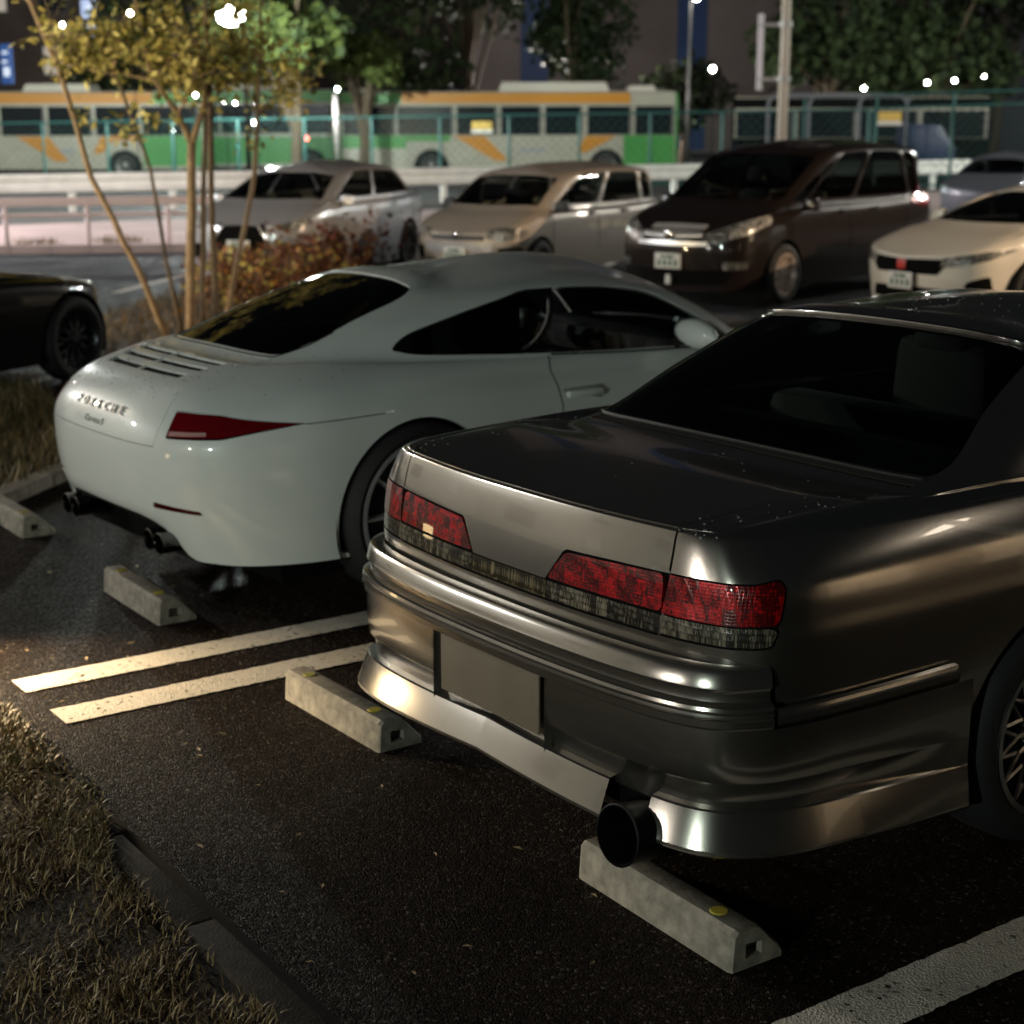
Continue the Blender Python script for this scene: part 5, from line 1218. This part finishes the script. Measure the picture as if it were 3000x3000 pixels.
sA = dict(ends='g', bands=[(.01, .185, 2.62, 2.98, 'g'), (.185, .86, 2.62, 2.98, 'o'), (.86, .99, 2.62, 2.98, 'c'), (.01, .33, 1.30, 1.50, 'g'), (.01, .20, 1.05, 1.30, 'g'), (.84, .99, .45, 1.50, 'g')],
          swoosh=[(.46, .50, .34, .43, .62, 1.48), (.70, .73, .73, .82, .9, 1.48)], windows=[(.015, .165), (.175, .335), (.35, .465), (.48, .595), (.61, .715), (.735, .86), (.875, .985)], wheels=[.272, .79], roof=[(.03, .10, .12), (.47, .80, .34), (.85, .94, .22)], text=[.54])
busA = bus((-50.07, 26.73), (-43.09, 36.76), 'green and cream city bus with an orange roof stripe in the middle of the yard', sA)
sB = dict(ends='g', bands=[(.2, .84, 2.62, 2.98, 'o'), (.80, .99, .45, 1.50, 'g'), (.84, .99, 2.62, 2.98, 'g'), (.70, .80, 1.35, 1.5, 'o')], swoosh=[(.52, .56, .40, .50, .62, 1.48), (.64, .67, .67, .72, .9, 1.48)], windows=[(.2, .34), (.355, .49), (.505, .64), (.655, .79), (.805, .98)], wheels=[.74], roof=[(.42, .64, .28), (.2, .3, .2)], text=[.50])
busB = bus((-58.2, 13.2), (-52.21, 22.48), 'green and cream city bus cut off by the left edge behind the slender tree', sB)
sC = dict(ends='g', bands=[(.01, .99, .45, 1.4, 'g'), (.01, .99, 2.6, 2.98, 'g')], windows=[(.02, .30), (.32, .52), (.54, .74), (.76, .98)], wheels=[.85], roof=[(.2, .6, .2)])
busC = bus((-55.6, 22.6), (-52.0, 27.6), 'dark green bus standing behind, between the two cream buses', sC, H=3.3)
# grey lorry and dark coach to the right
sD = dict(ends='k', bands=[(.0, .99, .45, 1.5, 'k'), (.0, .99, 2.62, 2.98, 'k')], windows=[(.02, .24), (.26, .48), (.50, .72), (.74, .98)], wheels=[.2, .78], roof=[(.3, .6, .15)])
busD = bus((-41.6, 38.0), (-35.5, 44.6), 'dark unlit coach behind the fence on the right', sD, H=2.95)
t = empty('parked_truck', (-36.2, 34.6, 0), R(55), 'small pale grey truck with a framed cargo bed behind the fence', 'truck')
tm = mat('truck_grey', (.14, .145, .16), rough=.45)
for q in (0, 1.3, 2.9, 4.4): MB().tube([(q, 0, .9), (q, 0, 2.55), (q+.12, 0, 2.7)], .05, 6).obj('frame_post', tm, t)
MB().tube([(0, 0, 2.6), (.2, 0, 2.76), (4.2, 0, 2.76), (4.4, 0, 2.6)], .07, 6).obj('frame_rail', tm, t)
MB().box((2.2, .9, .8), (4.4, 1.8, .35)).obj('cargo_bed', tm, t, bevel=.03)
MB().prism([(4.5, .4), (6.0, .4), (6.05, 1.1), (5.5, 1.85), (4.5, 1.9)], .0, 1.7, 'y').obj('cab', mat('truck_blue', (.015, .03, .08), rough=.35), t, bevel=.05)
for q in (.9, 5.2):
    w_ = MB(); w_.lathe([(0, -.06), (.2, -.06), (.24, -.1), (.36, -.1), (.38, -.05), (.38, .15)], 24, 'y', (q, 0, .38)); w_.obj('wheel', M_rubber, t, smooth=True)

# ================================================================== guardrail, mesh fences, pipe fence
M_rail = mat('white_rail', (.80, .82, .76), rough=.5, noise=(3, .85, 1.05)); M_teal = mat('teal_fence', (.03, .105, .095), rough=.5); M_pinkp = mat('pale_pink_pipe', (.58, .47, .47), rough=.5)
def guardrail():
    A = Vector((-33.7, 6.0, 0)); Bq = Vector((-29.9, 40.5, 0)); d = (Bq-A); n = 15; L = d.length; ang = math.atan2(d.y, d.x)
    g_ = empty('guardrail', A, ang, 'white steel guardrail running across behind the parked cars', 'guardrail'); st = L/n; me = me2 = None
    for i in range(n+1):
        if me is None:
            me = MB().box((0, .08, .40), (.14, .12, .85)).obj('post', M_rail, g_, bevel=.01)
        else:
            o = bpy.data.objects.new('post', me.data); COL.objects.link(o); o.parent = g_; o.location = (st*i, 0, 0)
        if i < n:
            if me2 is None:
                m_ = MB(); z0 = .43; pr = [(0, z0), (-.05, z0+.03), (-.06, z0+.12), (-.0, z0+.19), (-.0, z0+.23), (-.06, z0+.30), (-.05, z0+.39), (0, z0+.42)]; pr2 = [(y+.012, z) for y, z in reversed(pr)]
                m_.prism(pr+pr2, 0.003, st-.003, 'x'); me2 = m_.obj('rail', M_rail, g_, auto=.5)
            else:
                o = bpy.data.objects.new('rail', me2.data); COL.objects.link(o); o.parent = g_; o.location = (st*i, 0, 0)
guardrail()
def mesh_fence(A, Bq, zA, zB, n, label, rail2=True, zb=.9):
    A = Vector((*A, 0)); Bq = Vector((*Bq, 0)); d = Bq-A; L = d.length; ang = math.atan2(d.y, d.x); f = empty('mesh_fence', A, ang, label, 'fence'); st = L/n; me = None
    zt = lambda x: zA+(zB-zA)*x/L
    for i in range(n+1):
        if me is None: o = MB().tube([(0, 0, 0), (0, 0, 1)], .042, 8).obj('post', M_teal, f, smooth=True); me = o.data
        else: o = bpy.data.objects.new('post', me); COL.objects.link(o); o.parent = f
        o.location = (st*i, 0, 0); o.scale = (1, 1, zt(st*i)+.03)
    MB().tube([(0, -.03, zA), (L, -.03, zB)], .03, 6).obj('top_rail', M_teal, f)
    MB().tube([(0, -.03, .25), (L, -.03, .25)], .035, 6).obj('bottom_rail', M_teal, f)
    w = MB(); gsp = .28
    for s in (1, -1):
        x = -3.0
        while x < L+3:
            # diagonal wires clipped to the panel
            x0, x1 = x, x+s*(zA); a0 = max(0, min(L, x0)); 
            pts = []
            for xx in np.linspace(x0, x1, 2): pts.append(xx)
            if 0 <= min(x0, x1) and max(x0, x1) <= L:
                w.tube([(x0, 0, .25), (x1, 0, zt(x1)-.02)], .006, 3, cap=False)
            x += gsp
    o = w.obj('wire_mesh', mat('teal_wire', (.015, .06, .05), rough=.6), f); o['kind'] = 'stuff'; return f
mesh_fence((-47.4, 13.0), (-29.5, 32.0), 1.93, 2.28, 13, 'teal mesh fence in front of the buses')
mesh_fence((-29.5, 32.2), (-22.5, 37.0), 2.3, 2.55, 4, 'teal mesh fence section at the right with a yellow sign')
mesh_fence((-36.5, 36.5), (-24.5, 40.5), 2.75, 2.95, 5, 'taller teal fence standing behind on the right')
for (x, y, z, lab) in ((-39.8, 26.05, 1.80, 'small yellow and white sign on the fence in front of the middle bus'), (-28.75, 32.0, 2.03, 'small yellow and white sign on the right hand fence')):
    s_ = empty('fence_sign', (x, y, z), R(52), lab, 'sign'); MB().box((0, -.06, .06), (.62, .02, .24)).obj('sign_panel', mat('sign_yellow', (.60, .42, .10), rough=.5), s_); MB().box((0, -.06, -.12), (.66, .02, .11)).obj('sign_strip', mat('sign_white', (.6, .6, .55), rough=.5), s_)
# pale pipe fence along the pavement
A = Vector((-23.6, 2.2, .11)); Bq = Vector((-20.9, 8.9, .11)); d = Bq-A; f = empty('pipe_fence', A, math.atan2(d.y, d.x), 'low pale pink pipe fence on the pavement behind the tree', 'fence'); L = d.length; n = 6; me = None
for i in range(n+1):
    if me is None: o = MB().tube([(0, 0, -.1), (0, 0, .68)], .035, 8).obj('post', M_pinkp, f, smooth=True); me = o.data
    else: o = bpy.data.objects.new('post', me); COL.objects.link(o); o.parent = f
    o.location = (L*i/n, 0, 0)
MB().box((L/2, 0, .66), (L, .05, .13)).obj('rail', M_pinkp, f, bevel=.02); MB().tube([(0, 0, .46), (L, 0, .46)], .028, 8).obj('rail', M_pinkp, f)

# ================================================================== buildings behind
def building(label, A, Bq, H, depth, m, floors=0, cols=0, lit=(), strips=(), wz=(1.4, 1.5)):
    A = Vector((*A, 0)); Bq = Vector((*Bq, 0)); d = Bq-A; L = d.length; b = empty('office_building', A, math.atan2(d.y, d.x), label, 'building')
    MB().box((L/2, depth/2, H/2), (L, depth, H)).obj('wall', m, b)
    MB().box((L/2, depth/2, H+.2), (L+.4, depth+.4, .4)).obj('roof_edge', mat('roof_trim', (.12, .12, .13), rough=.7), b)
    wm = None; wl_ = None
    for j in range(floors):
        for i in range(cols):
            x = L*(i+.5)/cols; z = 2.0+j*3.4; on = (i, j) in lit
            o = MB().box((0, 0, 0), (wz[0], .06, wz[1])).obj('window', mat('lit_window', (.3, .3, .3), emit=(.85, .75, .6), estr=.35) if on else mat('dark_window', (.02, .024, .03), rough=.1), b); o.location = (x, -.04, z)
            if wm is None: wm = MB().box((0, 0, 0), (wz[0]+.24, .04, wz[1]+.24)).obj('window_frame', mat('frame_grey', (.10, .10, .10)), b); q = wm
            else: q = bpy.data.objects.new('window_frame', wm.data); COL.objects.link(q); q.parent = b
            q.location = (x, -.022, z)
    for (x0, x1, c, nm) in strips: MB().box(((x0+x1)/2, -.10, H/2), (x1-x0, .20, H-.4)).obj('wall_strip', mat(nm, c, rough=.6), b)
    return b
building('large windowless brown grey block with a blue vertical band behind the trees', (-88.5, 58), (-74.5, 78.5), 30, 18, mat('taupe_cladding', (.20, .17, .16), rough=.8, noise=(.3, .85, 1.1)), strips=((13.4, 15.3, (.02, .06, .18), 'blue_band'), (3.2, 5.0, (.02, .05, .14), 'blue_band_small'), (22.6, 23.4, (.03, .03, .04), 'dark_band')))
building('dim brown apartment block with small windows in the top left corner', (-100, 12), (-86, 38), 22, 12, mat('brown_render', (.13, .10, .085), rough=.85, noise=(.4, .8, 1.1)), 6, 9, lit={(3, 1), (6, 1), (5, 2), (2, 0), (6, 0)})
building('dark grey hall behind the trees on the right', (-72, 84), (-40, 100), 14, 12, mat('slate_wall', (.08, .08, .10), rough=.8), 2, 8, lit={(6, 0), (5, 1)})
def lit_sign(label, loc, rz, w, h, col, st, bars):
    s_ = empty('lit_sign', loc, rz, label, 'sign'); MB().box((0, 0, 0), (w, .12, h)).obj('sign_box', mat('sign_'+bars[0], col, emit=col, estr=st), s_)
    for (x, z, a, c) in bars[1]: MB().box((x, -.07, z), (a, .02, c)).obj('sign_stroke', mat('sign_white_glow', (.8, .85, .9), emit=(.8, .9, 1), estr=.8), s_)
lit_sign('tall blue lit sign at the left edge', (-73.7, 22.6, 4.6), R(20), .75, 1.75, (.05, .13, .38), .5, ('blue', [(0, .5, .4, .12), (-.05, .1, .35, .12), (.05, -.35, .4, .4)]))
lit_sign('pale blue lit sign above the slender tree', (-72.3, 26.1, 6.7), R(20), .85, 1.6, (.45, .55, .80), .9, ('pale', [(.1, .3, .3, .5), (-.15, -.4, .35, .3)]))

# ================================================================== lamps
def light(kind, name, loc, power, col, parent=None, size=.25, target=None, spot=None):
    l = bpy.data.lights.new(name, kind); l.energy = power; l.color = col
    if kind == 'AREA': l.shape = 'DISK'; l.size = size
    elif kind in ('POINT', 'SPOT'): l.shadow_soft_size = size
    if spot: l.spot_size = R(spot[0]); l.spot_blend = spot[1]
    o = bpy.data.objects.new(name, l); COL.objects.link(o); o.location = loc
    if target is not None: o.rotation_euler = (Vector(target)-Vector(loc)).to_track_quat('-Z', 'Y').to_euler()
    return o
M_pole = mat('galvanised_pole', (.36, .36, .34), rough=.5, metal=.3, noise=(5, .85, 1.1))
def street_lamp(loc, hz, label, col, power, arm=.6, ang=0, head=.22, est=60, kind='POINT', target=None, size=.15, spot=None, polem=M_pole):
    t = empty('street_lamp', (loc[0], loc[1], 0), ang, label, 'street lamp', None)
    MB().tube([(0, 0, 0), (0, 0, hz*.5), (0, 0, hz-.15), (arm*.25, 0, hz+.0), (arm, 0, hz+.06)], [.08, .065, .055, .045, .04], 10).obj('pole', polem, t, smooth=True)
    MB().box((arm+.15, 0, hz+.07), (.50, .22, .09)).obj('lamp_head', M_pole, t, bevel=.03)
    m = mat('lamp_glow_%d_%d' % (int(est), int(col[2]*100)), (1, 1, 1), emit=col, estr=est)
    g_ = MB(); g_.lathe([(0, -.05), (head*.6, -.035), (head*.95, -.012), (head, .0), (0, .0)], 20, 'z', (arm+.15, 0, hz+.02)); g_.obj('lamp_glass', m, t, smooth=True)
    if power:
        c, s = math.cos(ang), math.sin(ang); P = (loc[0]+c*(arm+.15), loc[1]+s*(arm+.15), hz-.12)
        l = light(kind, 'lamp_light', P, power, col, None, size, target, spot)
    return t
def globe(loc, r, label, col, est, pole=True):
    t = empty('globe_lamp', (loc[0], loc[1], 0), 0, label, 'lamp', 'small lamps in the distance')
    r *= .42; est *= 2.5
    bm_ = MB(); bm_.lathe([(r*math.sin(a), -r*math.cos(a)) for a in np.linspace(0, math.pi, 10)], 14, 'z', (0, 0, loc[2])); bm_.obj('lamp_globe', mat('globe_%d_%d' % (est, int(col[2]*100)), (1, 1, 1), emit=col, estr=est), t, smooth=True)
    MB().tube([(0, .05, 0), (0, .05, loc[2])], .018, 6).obj('pole', M_void, t)
# the floodlight in view
fl = street_lamp((-39.3, 17.9), 4.75, 'floodlight on a pale pole glaring behind the slender tree', (.90, 1.0, .94), 11000, arm=-.8, ang=R(0), head=.2, est=200, polem=M_dark, size=.3)
W1 = (1, .97, .92)
for (x, y, z, r, lab, c, e) in ((-63.4, 21.6, 5.8, .17, 'small white lamp at upper left', W1, 25), (-53.1, 20.3, 5.66, .17, 'warm lamp among the yellow leaves', (1, .85, .6), 25), (-42.3, 37.65, 3.79, .20, 'round white lamp right of the office block', W1, 30), (-42, 45.1, 3.2, .15, 'white lamp over the fence, leftmost of four', W1, 25), (-40.3, 46.7, 3.4, .15, 'white lamp over the fence, second of four', W1, 22), (-39.5, 47.3, 3.47, .15, 'white lamp over the fence, third of four', W1, 25), (-38.7, 48, 3.61, .11, 'dim lamp over the fence, rightmost of four', W1, 12),
    (-46.3, 23.2, 2.77, .13, 'white lamp over the dark green bus', W1, 20), (-45.7, 24.3, 3.02, .13, 'lamp at the left end of the middle bus roof', (.8, 1, .8), 14), (-49.2, 21.9, 2.66, .10, 'lamp in a cluster over the left bus', W1, 22), (-49.0, 22.2, 2.60, .10, 'second lamp in a cluster over the left bus', W1, 22), (-48.8, 22.5, 2.62, .10, 'third lamp in a cluster over the left bus', W1, 22), (-48.6, 22.8, 2.58, .10, 'last lamp in a cluster over the left bus', W1, 22), (-43.5, 17.5, 1.71, .09, 'low lamp between the trunks', W1, 12), (-41.9, 19.4, 1.95, .12, 'lamp right of the trunks above the fence', W1, 25), (-46.2, 19.5, 2.8, .12, 'lamp left of the cluster above the bus roof', W1, 22)):
    globe((x, y, z), r, lab, c, e)
globe((-45.7, 23.1, 1.45), .16, 'red signal lamp on the dark green bus', (1, .12, .08), 5)
hd = MB(); hd.lathe([(.40*math.sin(a), -.26*math.cos(a)) for a in np.linspace(0, math.pi, 12)], 18, 'z', (-.70, 0, 4.80)); hd.obj('lamp_glass', mat('flood_glow', (1, 1, 1), emit=(.92, 1.0, .96), estr=60), fl, smooth=True)  # oversized glowing globe, stands in for the floodlight's wide glare
street_lamp((-50.4, 43.6), 6.85, 'street lamp at the top edge beside the office block', W1, 0, arm=.2, head=.12, est=60)
# tall pole with a banner frame
t = empty('utility_pole', (-26.25, 25.55, 0), R(30), 'tall pale pole with a narrow banner frame on two brackets', 'pole'); MB().tube([(0, 0, 0), (0, 0, 3.5), (0, 0, 9)], [.13, .115, .09], 12).obj('pole', mat('pole_cream', (.42, .38, .31), rough=.6), t, smooth=True)
for z in (2.93, 4.17): MB().tube([(-.62, 0, z), (.15, 0, z)], .045, 8).obj('bracket', M_pole, t); MB().lathe([(.14, -.07), (.16, -.05), (.16, .05), (.14, .07)], 16, 'z', (0, 0, z)).obj('collar', M_pole, t)
MB().box((-.60, 0, 3.55), (.14, .07, 1.75)).obj('banner_frame', mat('banner_white', (.55, .53, .55), rough=.6), t, bevel=.02)

lf = []; 
for i in range(46):
    x, y = (RNG.uniform(-3.4, -.2), RNG.uniform(-.8, .0)) if i % 3 else (RNG.uniform(-6, -3.2), RNG.uniform(-.5, 1.5)); lf.append((x, y, .008))
V = []; F = []
for (x, y, z) in lf:
    a = RNG.uniform(0, 6.28); s_ = RNG.uniform(.008, .02); d = (math.cos(a)*s_, math.sin(a)*s_); n_ = (-d[1]*.4, d[0]*.4); i = len(V)
    V += [(x-d[0], y-d[1], z), (x+n_[0], y+n_[1], z+.003), (x+d[0], y+d[1], z+.002), (x-n_[0], y-n_[1], z+.004)]; F.append((i, i+1, i+2, i+3))
o = meshobj('fallen_leaves', V, F, G2); tag(o, 'small dry leaves and straw bits scattered on the dark asphalt', 'leaves', None, 'stuff')
# ------------------------------------------------------------------ lamps outside the frame; several are added fill
street_lamp((-2.5, -13.0), 2.6, 'lamp behind the camera that lights the tails of the cars', (1.0, .95, .86), 640, arm=.5, ang=R(90), size=.07, est=60)
street_lamp((4.0, -11.5), 2.8, 'greenish lamp behind the camera on the right', (.84, 1.0, .90), 1100, arm=.4, ang=R(120), size=.07, est=60)
street_lamp((-12.6, -3.6), 3.4, 'warm lamp left of the frame beside the planted island', (1.0, .80, .52), 360, arm=.5, ang=R(40), size=.08, est=60)
street_lamp((1.5, 16.5), 5.0, 'warm street lamp right of the frame', (1.0, .72, .46), 5200, arm=.6, ang=R(200), size=.12, est=60, kind='SPOT', target=(-11, 12.5, .5), spot=(62, .5))
street_lamp((-28.0, .5), 4.0, 'street lamp left of the pipe fence', (1.0, .86, .86), 6500, arm=.5, ang=R(30), size=.14, est=50, kind='SPOT', target=(-25, 11, 0), spot=(110, .6))
street_lamp((-18.5, -4.5), 4.5, 'white fill lamp added beside the aisle for the parked row, outside the left edge', (.98, .99, 1.0), 1500, arm=.5, ang=R(60), size=.12, est=50)  # added fill for the fronts of the row behind
street_lamp((-40.0, 5.5), 7.0, 'white fill lamp added outside the left edge to brighten the bus yard', (.95, 1.0, .93), 5500, arm=.5, ang=R(30), size=.2, est=40)  # added lamp, lifts the yard from the left
street_lamp((-17.0, 40.0), 7.5, 'white fill lamp added outside the right edge to brighten the bus yard', (.96, 1.0, .95), 7000, arm=.5, ang=R(160), size=.2, est=40)  # yard brightness from the right, an added lamp out of view
street_lamp((-11.5, 30.0), 6.0, 'fill lamp added outside the right edge to brighten the guardrail', (1.0, .90, .76), 2300, arm=.5, ang=R(200), size=.3, est=50)  # put in to whiten the guardrail and light the cars' sides
street_lamp((-60.5, 44.0), 2.5, 'low lamp added out of sight behind the middle bus to light the office block', (1.0, .92, .88), 8000, arm=.2, ang=R(200), size=.2, est=10)  # unseen lamp added so the block and trees catch light
# two unseen tan boards and their lamp, added for the sedan's flank to mirror
for A_, B_, lb in (((5.2, 4.7), (4.5, 5.6), 'narrow tan reflector board added nearer the sedan'), ((4.15, 6.2), (2.9, 7.2), 'wide tan reflector board added further along')):
    d_ = Vector(B_)-Vector(A_); q = empty('reflector_board', (*A_, 0), math.atan2(d_.y, d_.x), lb+', right of the frame', 'board')
    MB().box((d_.length/2, 0, 1.0), (d_.length, .05, 1.7)).obj('panel', mat('tan_board', (.50, .40, .29), rough=.7, noise=(4, .8, 1.1)), q)
    MB().box((d_.length/2, .06, .5), (.08, .06, 1.0)).obj('post', M_stake, q)
street_lamp((2.3, 4.4), 2.9, 'small lamp added to light the reflector boards right of the sedan', (1.0, .86, .70), 420, arm=.2, ang=R(40), size=.05, est=10, kind='SPOT', target=(4.3, 6.0, 1.0), spot=(95, .4))  # added only to light the two boards
building('unseen pale building added left behind the camera for the sedan paint to mirror', (-12, -26), (-34, -6), 14, 8, mat('pale_render', (.55, .50, .42), rough=.8, noise=(.5, .85, 1.1)), 2, 6, lit={(1, 0), (3, 0)})  # unseen wall, added as a pale reflection for the boot lid
street_lamp((-18.0, -12.5), 6.0, 'lamp added to brighten the pale mirrored building', (.98, .98, .95), 1500, arm=.5, ang=R(40), size=.16, est=40)  # added lamp, makes that wall show in the paint
# low garden lamp in the verge, just outside the left edge
g_ = empty('garden_lamp', (-3.75, -1.25, 0), 0, 'low garden lamp in the dry grass left of the frame', 'lamp')
MB().tube([(0, 0, -.05), (0, 0, .42)], .03, 10).obj('pole', M_dark, g_, smooth=True)
b_ = MB(); b_.lathe([(.001, .42), (.06, .42), (.065, .50), (.001, .50)], 16, 'z'); b_.obj('lamp_glass', mat('garden_glow', (1, 1, 1), emit=(1, .72, .35), estr=6), g_)
light('SPOT', 'garden_light', (-3.62, -1.18, .44), 330, (1, .76, .45), None, .04, target=(-3.15, -.85, -.05), spot=(84, .9))

g2 = empty('garden_lamp', (-11.2, -.7, 0), 0, 'low garden lamp on the grass island left of the frame', 'lamp')
MB().tube([(0, 0, -.05), (0, 0, .9)], .03, 10).obj('pole', M_dark, g2, smooth=True)
b_ = MB(); b_.lathe([(.001, .90), (.06, .90), (.065, 1.0), (.001, 1.0)], 16, 'z'); b_.obj('lamp_glass', mat('garden_glow'), g2)
light('POINT', 'garden_light', (-11.1, -.6, 1.06), 420, (1, .78, .46), None, .06)
